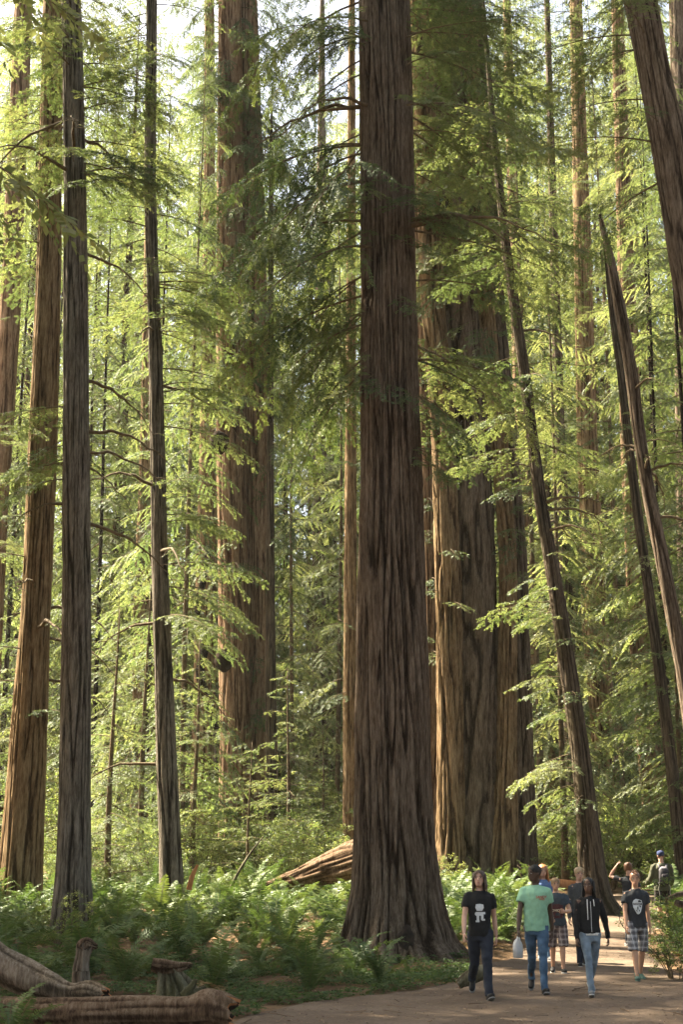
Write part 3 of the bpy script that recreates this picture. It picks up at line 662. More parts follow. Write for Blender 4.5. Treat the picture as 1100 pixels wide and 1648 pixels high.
# unseen upper crowns added to the big trees to shade the path and the ferns
def upper_crown(t, zlo, w=1.0):
    c, r = t.at(zlo); h = t.c[-1, 2] - zlo
    link('crown', random.choice(UPC), t.root, tuple(c), (0, 0, random.uniform(0, 6.28)), (w, w, h / 30))
for k, z in (('main', 25.5), ('grey', 27.5), ('brown', 33), ('slim', 34), ('edge', 44), ('edge2', 46), ('top', 24)): upper_crown(T[k], z)
for s in (TW[0], TW[3]): upper_crown(s, 38)
for x, y, h in ((-14, 33, 40), (-17, 39, 44), (-12.2, 22, 34), (-19, 34, 46), (-17, 28, 42), (-23, 30, 48), (-8, 17, 34), (-13.8, 27, 36), (-14.5, 30, 38), (-21, 37, 44), (-15, 6, 40), (-7, -6, 44), (4, -10, 42), (13, -3, 40), (12, 10, 38), (-20, -12, 46), (22, -14, 46), (14.5, 24, 40), (19, 37, 46), (-2, -22, 46), (19, 14, 44)):  # unseen trees added around the view to cast shade on the foreground
    root = thing('forest_redwood', 'unseen redwood outside the view, added to shade the path and ferns', 'tree', (x, y, gz(x, y)), 0, 'added shade redwoods outside the view')
    link('trunk', FTR[0], root, scale=(.8, .8, h / 50)); link('crown', random.choice(UPC), root, (0, 0, 8), (0, 0, random.uniform(0, 6.28)), (.95, .95, (h - 8) / 30))
# ------------------------------------------------------------------ fallen wood
def log_mesh(name, P, rad, mats, seed, seg=40, nv=120, furrows=14, depth=0.03, hollow=None, rough_end=0.0):
    """bark-covered log along P; hollow = end ('end') that shows a dark broken cavity"""
    P = spline(np.column_stack([P, rad]), nv); C, r = P[:, :3], P[:, 3]
    _, Tn = frames(C); up = np.array([0, 0, 1.0]); A = unit(np.cross(Tn, up)); B = np.cross(A, Tn)
    th = np.linspace(0, 2 * np.pi, seg, endpoint=False); s = np.linspace(0, np.linalg.norm(np.diff(C, axis=0), axis=1).sum(), nv)
    TH, S = np.meshgrid(th, s); k = furrows / 5.2; o = seed * 2.3
    tw = TH + 0.3 * noise(np.cos(TH), np.sin(TH), S * .4 + o)
    a = np.abs(noise(k * np.cos(tw) + o, k * np.sin(tw), S * .5)); b = noise(k * 2.5 * np.cos(tw), k * 2.5 * np.sin(tw) + o, S * 1.2)
    ridge = .7 * sstep(0, .35, a) + .2 + .2 * b
    lump = 0.16 * noise(1.3 * np.cos(TH) + o, 1.3 * np.sin(TH), S * 1.4)
    RR = r[:, None] * (1 + lump) + depth * (ridge - .7)
    sh = np.zeros_like(TH)
    if rough_end: sh = rough_end * noise(2.2 * np.cos(TH), 2.2 * np.sin(TH), o) * (sstep(.85, 1, S / s[-1]))
    v = C[:, None] + A[:, None] * (np.cos(TH) * RR)[..., None] + B[:, None] * (np.sin(TH) * RR)[..., None] + Tn[:, None] * sh[..., None]
    g = Geo(); i = np.arange(nv - 1)[:, None] * seg; j = np.arange(seg)[None]; kk = (j + 1) % seg
    g.add(v.reshape(-1, 3), np.stack([i + j, i + kk, i + seg + kk, i + seg + j], -1).reshape(-1, 4), 0); n0 = g.n
    for e, di in ((0, -1), (nv - 1, 1)):          # ends: rim, cavity walls, floor
        ring = v[e]; c = ring.mean(0); deep = (0.45 if hollow else 0.02) * r[e] * 2
        inner = c + (ring - c) * .8 + (RR[e].mean() * .10) * noise(np.arange(seg) * 1.7, seed, e)[:, None] * Tn[e]; back = c + (ring - c) * .55 - Tn[e] * di * deep
        vv = np.concatenate([ring, inner, back, [c - Tn[e] * di * deep]])
        q = np.stack([j[0], kk[0], seg + kk[0], seg + j[0]], 1); q2 = q + seg
        if di < 0: q, q2 = q[:, ::-1], q2[:, ::-1]
        tr = np.stack([2 * seg + j[0], 2 * seg + kk[0], np.full(seg, 3 * seg)], 1)
        off = g.n; g.v.append(vv); g.n += len(vv)
        for f, mm in ((q, 1), (q2, 2 if hollow else 1), (tr, 2 if hollow else 1)):
            g.f.append(f + off); g.m.append(np.full(len(f), mm)); g.t.append(np.full(len(f), .5))
    me = g.mesh(name, mats); rr = np.zeros(len(me.vertices)); rr[:n0] = ridge.reshape(-1)
    at_ = me.attributes.new('ridge', 'FLOAT', 'POINT'); at_.data.foreach_set('value', rr.astype(np.float32)); return me

def log(name, label, cat, pts, D, rad, mats, seed, **kw):
    P = np.array([list(at(px, py, d)) for (px, py), d in zip(pts, D if hasattr(D, '__len__') else [D] * len(pts))])
    b = P.mean(0); me = log_mesh(name, P - b, np.array(rad, float), mats, seed, **kw)
    return tag(link(name, me, None, tuple(b)), label, cat)
EN = [M_LOG, M_HEART, M_HOLLOW]
log('fallen_log', 'long brown bark-covered log lying along the front of the path, hollow broken end', 'log', [(-60, 1632), (60, 1631), (160, 1630), (250, 1629), (310, 1629), (345, 1624), (374, 1631)],
    [16.9, 16.7, 16.5, 16.4, 16.3, 16.25, 16.2], [.175, .175, .17, .168, .17, .20, .155], EN, 3, depth=.022, hollow=True, rough_end=.24, nv=160)
log('fallen_log', 'grey twisted root log sloping down behind the long brown log', 'log', [(-45, 1512), (0, 1552), (40, 1573), (80, 1588), (116, 1600), (148, 1600), (170, 1604)],
    [18.2, 18.1, 18.0, 17.9, 17.8, 17.7, 17.6], [.20, .21, .20, .16, .12, .15, .10], [M_BARE, M_HEART, M_HOLLOW], 8, depth=.03, furrows=6, hollow=True, rough_end=.1)
t_ = thing('broken_stump', 'thin upright pale stump with a dark ragged top beside the fern bed', 'stump', tuple(at(131, 1588, 19.6)))
k_ = np.array(t_.location)
P = np.array([list(at(131, 1592, 19.6)), list(at(130, 1560, 19.6)), list(at(134, 1536, 19.6)), list(at(137, 1522, 19.6))]) - k_
link('stem', log_mesh('stem', P, np.array([.12, .10, .085, .10]), [M_BARE, M_BARE, M_HOLLOW], 4, seg=30, nv=60, furrows=9, depth=.045, rough_end=.12), t_)
P = np.array([list(at(128, 1528, 19.55)), list(at(138, 1519, 19.6)), list(at(152, 1522, 19.6))]) - k_
link('ragged_top', log_mesh('ragged_top', P, np.array([.05, .08, .03]), [M_LOG, M_LOG, M_HOLLOW], 6, seg=26, nv=36, furrows=8, depth=.06, rough_end=.14), t_)
t_ = thing('mossy_stump', 'low mossy stump capped by a dark chunk of wood, behind the long log', 'stump', tuple(at(272, 1600, 19.2)))
k_ = np.array(t_.location)
P = np.array([list(at(286, 1610, 19.2)), list(at(282, 1592, 19.2)), list(at(276, 1574, 19.2)), list(at(272, 1558, 19.2))]) - k_
M_MOSSY = bark_mat('mossy_wood', (0.07, 0.055, 0.035), (0.17, 0.15, 0.10), (0.32, 0.29, 0.21), 0.9)
link('stem', log_mesh('stem', P, np.array([.30, .24, .17, .13]), [M_MOSSY, M_MOSSY, M_HOLLOW], 14, seg=36, nv=60, furrows=10, depth=.10, rough_end=.1), t_)
P = np.array([list(at(244, 1553, 19.1)), list(at(262, 1557, 19.1)), list(at(282, 1557, 19.1)), list(at(302, 1554, 19.1))]) - k_
link('wood_chunk', log_mesh('wood_chunk', P, np.array([.07, .085, .06, .03]), [M_LOG, M_LOG, M_HOLLOW], 16, seg=26, nv=50, furrows=8, depth=.07, rough_end=.2), t_)
for pts in ([(296, 1604), (308, 1590), (316, 1577)], [(304, 1606), (322, 1596), (332, 1590)]):
    P = np.array([list(at(a, b, 18.9)) for a, b in pts]) - k_; link('root', log_mesh('root', P, np.array([.07, .055, .03]), [M_MOSSY, M_MOSSY, M_HOLLOW], 18, seg=14, nv=18, furrows=4, depth=.02), t_)
log('fallen_redwood', 'huge fallen redwood trunk with streaked bark leaning behind the massive redwood', 'log', [(405, 1436), (465, 1418), (525, 1399), (580, 1383), (615, 1374), (650, 1366)],
    [45.5, 44.5, 43.6, 42.8, 42.4, 42.0], [.10, .24, .42, .58, .64, .68], [M_LOG, M_HEART, M_HOLLOW], 21, seg=90, nv=160, furrows=22, depth=.09)
log('fallen_log', 'short pinkish log lying across the forest floor behind the walkers', 'log', [(872, 1424), (905, 1424), (932, 1426)], 47, [.16, .17, .15], [M_HEART, M_HEART, M_HOLLOW], 25, seg=20, nv=30)
log('fallen_log', 'small mossy chunk of wood on the path edge by the black-shirted walker', 'log', [(738, 1585), (752, 1576), (768, 1568), (786, 1561)], 21.9, [.07, .10, .11, .09], [M_MOSSY, M_HEART, M_HOLLOW], 29, seg=18, nv=30, depth=.03, furrows=5)
log('broken_snag', 'short orange broken snag leaning among the ferns', 'stump', [(304, 1432), (309, 1412), (318, 1392)], 37, [.075, .065, .03], [M_HEART, M_HEART, M_HEART], 33, seg=12, nv=20, furrows=4, depth=.02)
log('leaning_stick', 'long mossy stick leaning over the ferns near the fallen redwood', 'stick', [(366, 1440), (382, 1408), (400, 1378), (424, 1346)], 38, [.045, .04, .03, .015], [M_MOSSY] * 3, 35, seg=8, nv=24, furrows=3, depth=.008)
for lb, pts, r in (('pale broken branch end sticking out above the path-side ferns, upper one', [(1072, 1448), (1092, 1440), (1120, 1436)], .05), ('pale cut log end poking out of the path-side ferns, lower one', [(1088, 1452), (1104, 1458), (1130, 1466)], .085)):
    log('fallen_branch', lb, 'branch', pts, 30.5, [r * .8, r, r], [M_BARE, M_BARE, M_HOLLOW], 37, seg=12, nv=18, furrows=4, depth=.01)
t_ = thing('splintered_root', 'reddish splintered roots at the foot of the huge streaked redwood', 'root', tuple(at(852, 1408, 46)))
for q in range(9):
    a = random.uniform(-.9, .7); l = random.uniform(.2, .45); P = np.array([[q * .06 - .2, random.uniform(-.2, .2), -.3], [q * .06 - .2 + math.sin(a) * l * .5, 0, l * .4], [q * .06 - .2 + math.sin(a) * l, .1, l * .75]])
    g = Geo(); tube(g, spline(P, 8), np.linspace(.07, .01, 8), 6); link('splinter', g.mesh('splinter', [M_BARE]), t_)

# ------------------------------------------------------------------ ferns
def frond_geo(seed, L=1.0, e0=1.15, curve=1.5, pairs=34, w=0.13, mat_=1):
    rng = np.random.default_rng(seed); g = Geo(); s = np.linspace(0, 1, 14); e = e0 - curve * s ** 1.2
    st = np.stack([np.cos(e), 0.05 * np.sin(s * 4 + seed), np.sin(e)], 1) * (L / 13); P = np.concatenate([[[0, 0, 0]], np.cumsum(st[:-1], 0)])
    tube(g, P, 0.006 * (1.1 - s), 3, 0, False, (0, 1, 0))
    u = np.linspace(0.12, 0.99, pairs); k = np.minimum((u * 13).astype(int), 12); f = u * 13 - k
    pos = P[k] + (P[k + 1] - P[k]) * f[:, None]; Tn = unit(P[k + 1] - P[k]); side = np.array([0, 1.0, 0]); up = unit(np.cross(Tn, side)); up *= np.sign(up[:, 2:3] + 1e-6)
    ln = L * w * np.sin(np.pi * np.clip(u * 0.90 + 0.10, 0, 1)) ** 0.6 * rng.uniform(.88, 1.1, pairs)
    for sg in (1, -1):
        D = unit(sg * side + Tn * 0.28 + up * rng.normal(0.02, 0.16, pairs)[:, None])
        N = unit(up + rng.normal(0, .2, (pairs, 3)))
        S = unit(np.cross(N, D)); ww = (L * 0.021 * rng.uniform(.8, 1.15, pairs))[:, None]
        tip = pos + D * ln[:, None] - np.array([0, 0, .12]) * ln[:, None]; a = pos + D * (ln * .22)[:, None]; b = pos + D * (ln * .70)[:, None] - np.array([0, 0, .04]) * ln[:, None]
        v = np.stack([pos, a + S * ww * .62, b + S * ww * .36, tip, b - S * ww * .36, a - S * ww * .62], 1); n = len(pos); q = np.arange(n)[:, None] * 6
        g.add(v, np.concatenate([q + [0, 1, 2, 5], q + [5, 2, 4, 4]])[:n] if False else np.concatenate([q + [0, 1, 4, 5], q + [1, 2, 3, 4]]), 1, np.tile(np.clip(.45 + rng.normal(0, .15, n) + .15 * u, 0, 1), 2))
    return g
M_STALK = mat('frond_stalk')[0]; finish(M_STALK.node_tree, (0.10, 0.10, 0.035), .8)
FR = [frond_geo(s, 1.0, random.uniform(1.15, 1.45), random.uniform(1.0, 1.9), 30, random.uniform(.11, .14)) for s in range(10)]
FRM = [q.mesh('frond', [M_STALK, M_FERN], False, True) for q in FR]
DRY = [frond_geo(40 + s, 1.0, .55, 1.3, 26, .10) for s in range(3)]; DRYM = [q.mesh('frond', [M_STALK, M_FERN_DRY], False, True) for q in DRY]
def fern_joined(seed):
    rng = np.random.default_rng(seed); g = Geo(); n = 13
    for q in range(n):
        M = Matrix.Rotation(q * 6.283 / n + rng.uniform(-.25, .25), 4, 'Z') @ Matrix.Rotation(rng.uniform(-.3, .35), 4, 'Y') @ Matrix.Scale(rng.uniform(.7, 1.15), 4)
        g.merge(FR[rng.integers(len(FR))], M, dt=rng.normal(0, .1))
    for q in range(4): g.merge(DRY[rng.integers(3)], Matrix.Rotation(rng.uniform(0, 6.28), 4, 'Z') @ Matrix.Scale(.8, 4))
    return g.mesh('sword_fern', [M_STALK, M_FERN], False, True)
FJ = [fern_joined(s) for s in range(6)]
def fern(x, y, size, label, group=None, single=True, n=12, az0=None, dz=0.0):
    z = gz(x, y) - 0.02 + dz
    if not single:
        o = link('sword_fern', random.choice(FJ), None, (x, y, z), (0, 0, random.uniform(0, 6.28)), size); return tag(o, label, 'fern', group)
    t = thing('sword_fern', label, 'fern', (x, y, z), 0, group)
    for q in range(n):
        o = link('frond', random.choice(FRM), t, (random.uniform(-.04, .04), random.uniform(-.04, .04), 0))
        a = (q * 6.283 / n + random.uniform(-.3, .3)) if az0 is None else az0 + random.uniform(-1, 1)
        o.rotation_euler = (Matrix.Rotation(a, 3, 'Z') @ Matrix.Rotation(random.uniform(-.32, .38), 3, 'Y') @ Matrix.Rotation(random.uniform(-.3, .3), 3, 'X')).to_euler(); o.scale = (size * random.uniform(.65, 1.18),) * 3
    for q in range(random.choice((2, 3, 5, 6))):
        link('frond', random.choice(DRYM), t, (0, 0, 0.03), (0, random.uniform(-.1, .2), random.uniform(0, 6.28)), size * random.uniform(.6, .9))
    return t
random.seed(31)
def X_(px, y): return (px - 550) / FPX / 1.04 * y
fern(X_(612, 23.4), 23.4, 1.05, 'single sword fern with few tall fronds before the foot of the massive redwood', n=9)
fern(X_(660, 25.6), 25.6, .45, 'tiny fern tucked against the flared base of the massive redwood', n=7)
fern(X_(22, 15.6), 15.6, .85, 'nearest sword fern in the photo corner, arching over the long brown log', n=13, dz=-.02)
fern(X_(95, 15.2), 15.2, .55, 'low fern in front of the long brown log', n=11, dz=-.1)
fern(X_(470, 26.5), 26.5, 1.05, 'sword fern with pale sunlit fronds standing alone beside the massive redwood', n=17)
for px, y, s, lb in ((505, 24.2, 1.0, 'low sword fern at the path edge between the stump and the massive redwood'), (345, 22.2, 1.2, 'big arching sword fern behind the end of the long brown log'), (200, 22.8, 1.15, 'sword fern with long arching fronds beside the thin upright stump'), (40, 21.5, 1.2, 'dark sword fern above the grey root log at the photo edge')):
    fern(X_(px, y), y, s, lb, n=13)
FERNS = [(X_(px, y), y) for px, y in ((505, 24.2), (345, 22.2), (200, 22.8), (40, 21.5))] + [(X_(612, 23.2), 23.2), (X_(660, 25.6), 25.6), (X_(470, 26.5), 26.5)]
TREES_XY = [(t.base.x, t.base.y, float(t.r[2]) + .15) for t in list(T.values()) + TW + TW2 + [SIDE]]
TREES_XY += [(X_(131, 19.6), 19.6, .3), (X_(272, 19.2), 19.2, .5), (X_(75, 18.1), 18.1, .7), (X_(10, 18.3), 18.3, .8)]
def free(x, y, gap, margin=0.35):
    l, r = path_edges(np.array([y])); 
    if y < 50 and l[0] - margin < x < r[0] + margin: return False
    if any((x - a) ** 2 + (y - b) ** 2 < c * c for a, b, c in TREES_XY): return False
    return all((x - a) ** 2 + (y - b) ** 2 > gap * gap for a, b in FERNS)
BEDS = [((-50, 575), (22.0, 32), 54, 1.1, 'sword fern in the shaded front of the fern bed beside the long log', 'ferns at the front of the fern bed'),
        ((-40, 590), (32, 48), 130, .85, 'sword fern in the sunlit back of the fern bed before the fallen redwood', 'ferns at the back of the fern bed'),
        ((690, 905), (30, 47), 64, .72, 'sword fern in the sunny bank between the massive and the streaked redwoods', 'ferns on the bank behind the walkers'),
        ((1045, 1260), (24.5, 44), 60, .85, 'sword fern on the path side by the walker with the backpack', 'ferns along the far path side')]
for (p0, p1), (d0, d1), n, gap, lb, gr in BEDS:
    made = tr = 0
    while made < n and tr < 4000:
        tr += 1; y = random.uniform(d0, d1); x = X_(random.uniform(p0, p1), y)
        if not free(x, y, gap): continue
        if x < -1 and y < 22.8 and random.random() < .75: continue
        FERNS.append((x, y)); made += 1
        px = 0
        fern(x, y, random.choice((.7, .85, 1.0, 1.1, 1.25, 1.35)) * (1.12 if y > 30 else 1.0), lb, gr, single=y < 33)

# ------------------------------------------------------------------ shrubs
def shrub_geo(seed, h=1.6, stems=9, leaves=1500, leaf=.05):
    rng = np.random.default_rng(seed); g = Geo(); B = []
    for s in range(stems):
        a = rng.uniform(0, 6.28); sp = rng.uniform(.2, .65) * h; t = np.linspace(0, 1, 7)[:, None]
        P = np.array([.1 * math.cos(a), .1 * math.sin(a), 0]) + np.array([math.cos(a) * sp, math.sin(a) * sp, 0]) * t ** 1.4 + np.array([0, 0, h * rng.uniform(.6, 1)]) * t + rng.normal(0, .03, (7, 3)) * t
        tube(g, P, .010 * (1.2 - t[:, 0]), 4, 0, False); B.append(P)
        for q in range(9):
            k = rng.integers(2, 7); d = unit(rng.normal(0, 1, 3) * [1, 1, .45]); l = rng.uniform(.2, .5) * h * .5; u = np.linspace(0, 1, 4)[:, None]
            Q = P[k] + d * l * u - np.array([0, 0, .15]) * l * u ** 2; tube(g, Q, .004, 3, 0, False); B.append(Q); B.append(Q)
    n = leaves; k = rng.integers(0, len(B), n); f = rng.uniform(.25, 1, n)
    pos = np.array([b[min(int(t * (len(b) - 1)), len(b) - 2)] * (1 - (t * (len(b) - 1)) % 1) + b[min(int(t * (len(b) - 1)), len(b) - 2) + 1] * ((t * (len(b) - 1)) % 1) for b, t in zip((B[q] for q in k), f)]) + rng.normal(0, .03, (n, 3))
    D = unit(rng.normal(0, 1, (n, 3)) * [1, 1, .35]); N = unit(np.array([0, 0, 1.]) + rng.normal(0, .45, (n, 3)))
    leaflets(g, pos, D, N, leaf * rng.uniform(.7, 1.4, n), leaf * .55 * rng.uniform(.8, 1.2, n), 1, rng.random(n))
    return g.mesh('shrub', [M_TWIG, M_BROAD], [0], True)
SH = [shrub_geo(s, 1.6, 12, 4200, .048) for s in range(4)]
random.seed(41)
def shrubs(n, cols, deps, sizes, label, group, gap=.7):
    made = tr = 0
    while made < n and tr < 3000:
        tr += 1; y = random.uniform(*deps); x = X_(random.uniform(*cols), y)
        if not free(x, y, gap, .5): continue
        FERNS.append((x, y)); made += 1
        tag(link('huckleberry_shrub', random.choice(SH), None, (x, y, gz(x, y) - .05), (0, 0, random.uniform(0, 6.28)), random.uniform(*sizes)), label, 'shrub', group)
shrubs(56, (60, 560), (44, 66), (0.9, 1.9), 'sunlit leafy shrub between the trunks behind the fern bed', 'shrubs behind the fern bed')
shrubs(26, (850, 1130), (44, 66), (1.1, 2.2), 'leafy shrub in the light beyond the end of the path', 'shrubs beyond the path')
shrubs(60, (-20, 1120), (66, 110), (2.0, 3.6), 'tall leafy shrub in the sunny forest far behind', 'far shrubs of the background', 1.5)
for px, y, s, lb in ((1085, 24.6, .85, 'leafy dark shrub leaning over the path edge by the boy in plaid shorts'), (1110, 26.5, 1.0, 'leafy shrub cut by the photo edge beside the path'), (742, 44.5, 1.0, 'shaded shrub against the foot of the huge streaked redwood'), (100, 30.5, .8, 'small shrub at the foot of the dark grey trunk')):
    tag(link('huckleberry_shrub', random.choice(SH), None, (X_(px, y), y, gz(X_(px, y), y) - .05), (0, 0, px), s), lb, 'shrub')

# low clover-like cover at the path edge
g = Geo(); n = 26000; y = RNG.uniform(18.6, 29, n); px = RNG.uniform(-30, 770, n); x = X_(px, y)
l, _ = path_edges(y); dn = noise(x * 1.1, y * 1.1, 4.4)
ok = (x < l + .15 + .35 * dn) & (dn + .25 * (y - 20) / 5 + RNG.normal(0, .12, n) > .0) & ((x - T['main'].base.x) ** 2 + (y - 29.5) ** 2 > 1.6)
x, y = x[ok], y[ok]; n = len(x); z = ground_z(x, y) + RNG.uniform(.02, .15, n)
a = RNG.random(n) * 6.28; D = np.stack([np.cos(a), np.sin(a), RNG.normal(0, .2, n)], 1); N = unit(np.array([0, 0, 1.]) + RNG.normal(0, .35, (n, 3)))
for q in range(3):
    b = a + q * 2.09; D = unit(np.stack([np.cos(b), np.sin(b), RNG.normal(-.1, .15, n)], 1)); leaflets(g, np.stack([x, y, z], 1), D, N, RNG.uniform(.035, .06, n), RNG.uniform(.035, .055, n), 0, RNG.random(n))
tag(link('ground_cover', g.mesh('ground_cover', [M_OXALIS], False, True)), 'low green clover-like cover at the edge of the path', kind='stuff')
# ------------------------------------------------------------------ people
def plain(name, col, rough=0.85, var=0.15, scale=30, spec=0.2, vec=(1, 1, 1), bump=0.0):
    m, nt = mat(name); n = tex_noise(nt, scale, 3, vec)
    c = ramp(nt, n, [(0.3, tuple(c * (1 - var) for c in col)), (0.7, tuple(min(1, c * (1 + var)) for c in col))])
    finish(nt, c, rough, n if bump else None, bump, .5, spec); return m
def plaid(name, base, dark, pale):
    m, nt = mat(name); tc = node(nt, 'ShaderNodeTexCoord'); sp = node(nt, 'ShaderNodeSeparateXYZ'); lk(nt, tc.outputs['Object'], sp.inputs[0])
    def stripe(src, period, w, off=0.0):
        a = math_(nt, 'FRACT', math_(nt, 'ADD', math_(nt, 'DIVIDE', src, period), off + 50)); return math_(nt, 'LESS_THAN', a, w)
    x = math_(nt, 'ADD', sp.outputs[0], math_(nt, 'MULTIPLY', sp.outputs[1], .6)); z = sp.outputs[2]
    c = mixc(nt, math_(nt, 'MULTIPLY', stripe(x, .095, .42), .6), base, dark); c = mixc(nt, math_(nt, 'MULTIPLY', stripe(z, .095, .42, .2), .6), c, dark)
    c = mixc(nt, math_(nt, 'MULTIPLY', stripe(x, .095, .08, .3), .7), c, pale); c = mixc(nt, math_(nt, 'MULTIPLY', stripe(z, .095, .08, .5), .7), c, pale)
    finish(nt, c, .9); return m
SK_PALE = plain('skin_pale', (0.47, 0.28, 0.205), .55, .06, 20, .3); SK_TAN = plain('skin_tanned', (0.46, 0.26, 0.17), .55, .06, 20, .3)
SK_DARK = plain('skin_dark', (0.075, 0.042, 0.028), .5, .08, 20, .35); SK_BROWN = plain('skin_brown', (0.115, 0.062, 0.040), .5, .08, 20, .35)
C_BLACK = plain('black_cotton', (0.012, 0.012, 0.013)); C_NAVY = plain('dark_navy_cotton', (0.020, 0.024, 0.034), .9, .3, 9); C_MINT = plain('mint_cotton', (0.25, 0.46, 0.31), .9, .06)
C_CHAR = plain('charcoal_cotton', (0.030, 0.032, 0.036)); C_SLATE = plain('slate_cotton', (0.040, 0.052, 0.062)); C_BLUE = plain('blue_cotton', (0.10, 0.16, 0.30)); C_GREY = plain('grey_knit', (0.055, 0.057, 0.058), .95)
C_OLIVE = plain('olive_cloth', (0.070, 0.072, 0.046)); C_JEAN = plain('blue_denim', (0.060, 0.105, 0.165), .9, .45, 7, .1); C_JEANP = plain('pale_denim', (0.155, 0.20, 0.245), .9, .35, 7, .1)
C_PLAID = plaid('grey_plaid', (0.24, 0.24, 0.25), (0.06, 0.055, 0.062), (0.60, 0.60, 0.60)); C_PLAIDB = plaid('brown_plaid', (0.20, 0.16, 0.15), (0.055, 0.035, 0.035), (0.46, 0.40, 0.36))
C_SHORT = plain('dark_shorts', (0.022, 0.018, 0.016)); C_CAP = plain('blue_cap', (0.022, 0.034, 0.085)); C_WHITE = plain('white_cloth', (0.72, 0.72, 0.70)); C_PRINT = plain('white_print', (0.55, 0.57, 0.58), .8, .12, 60)
C_RED = plain('red_print', (0.45, 0.045, 0.04)); C_MAROON = plain('maroon_print', (0.075, 0.028, 0.028), .9, .3, 40); C_CREAM = plain('cream_print', (0.62, 0.55, 0.38))
SHOE_B = plain('black_shoe', (0.016, 0.015, 0.015), .6); SHOE_G = plain('green_shoe', (0.06, 0.115, 0.095), .7); SHOE_W = plain('pale_sole', (0.45, 0.44, 0.42), .7); SHOE_GR = plain('grey_shoe', (0.22, 0.22, 0.22), .8)
H_BROWN = plain('brown_hair', (0.062, 0.034, 0.020), .5, .45, 60, .4, (1, 1, .12)); H_BLACK = plain('black_hair', (0.008, 0.007, 0.007), .5, .3, 60, .3); H_RED = plain('red_hair', (0.34, 0.135, 0.045), .5, .4, 60, .4, (1, 1, .12))
H_DBLOND = plain('dark_blond_hair', (0.22, 0.135, 0.065), .5, .4, 60, .4, (1, 1, .12)); H_BLOND = plain('blond_hair', (0.36, 0.26, 0.15), .5, .4, 60, .4, (1, 1, .12)); H_CHEST = plain('chestnut_hair', (0.13, 0.060, 0.032), .5, .4, 60, .4, (1, 1, .12))
EYE = plain('eye_dark', (0.018, 0.012, 0.010), .3, .1, 20, .5); EYEW = plain('eye_white', (0.60, 0.57, 0.53), .4); LIP = plain('lip', (0.34, 0.13, 0.11), .5); LIPD = plain('lip_dark', (0.085, 0.035, 0.032), .5)

JOBS = []          # meshes to be fused into one skin: (geometry, voxel, smoothing, function that receives the mesh)
def fuse_all():
    tmp = []
    for gg, vox, it, fn in JOBS:
        o = bpy.data.objects.new('t', gg.mesh('t', [])); COL.objects.link(o)
        md = o.modifiers.new('r', 'REMESH'); md.mode = 'VOXEL'; md.voxel_size = vox
        sm = o.modifiers.new('s', 'SMOOTH'); sm.iterations = it; sm.factor = .5; tmp.append(o)
    bpy.context.view_layer.update(); dg = bpy.context.evaluated_depsgraph_get()
    res = [bpy.data.meshes.new_from_object(o.evaluated_get(dg)) for o in tmp]
    for (gg, vox, it, fn), o, me in zip(JOBS, tmp, res):
        old = o.data; bpy.data.objects.remove(o); bpy.data.meshes.remove(old); fn(me)
    JOBS.clear()

def mesh_arrays(me):
    v = np.zeros(len(me.vertices) * 3, np.float32); me.vertices.foreach_get('co', v); n = np.zeros(len(me.vertices) * 3, np.float32); me.vertices.foreach_get('normal', n)
    return v.reshape(-1, 3).astype(float), n.reshape(-1, 3).astype(float)
def wrinkle(me, amp, seed, sx=9.0, sz=5.0):
    v, n = mesh_arrays(me); d = noise(v[:, 0] * sx + seed, v[:, 1] * sx, v[:, 2] * sz + 0.8 * v[:, 0] * sx) + .6 * noise(v[:, 0] * sx * 2.3, v[:, 1] * sx * 2.3 + seed, v[:, 2] * sz * 2.6)
    d = d - .5 * np.abs(noise(v[:, 0] * 5, v[:, 1] * 5 + seed, v[:, 2] * 9)) * 1.5
    v += n * (amp * d)[:, None]; me.vertices.foreach_set('co', v.ravel().astype(np.float32)); me.update()

HEAD_RINGS = [(0.000, .026, .030, -.052), (0.012, .040, .042, -.048), (0.035, .050, .056, -.035), (0.060, .058, .070, -.022), (0.090, .065, .082, -.010), (0.120, .070, .090, -.001), (0.150, .073, .095, .004),
              (0.180, .071, .092, .007), (0.203, .058, .074, .009), (0.218, .036, .046, .010), (0.225, .012, .016, .010)]
def limb(a, length, fwd, side, abd):
    return np.asarray(a) + length * np.array([side * math.sin(abd), -math.sin(fwd) * math.cos(abd), -math.cos(fwd) * math.cos(abd)])

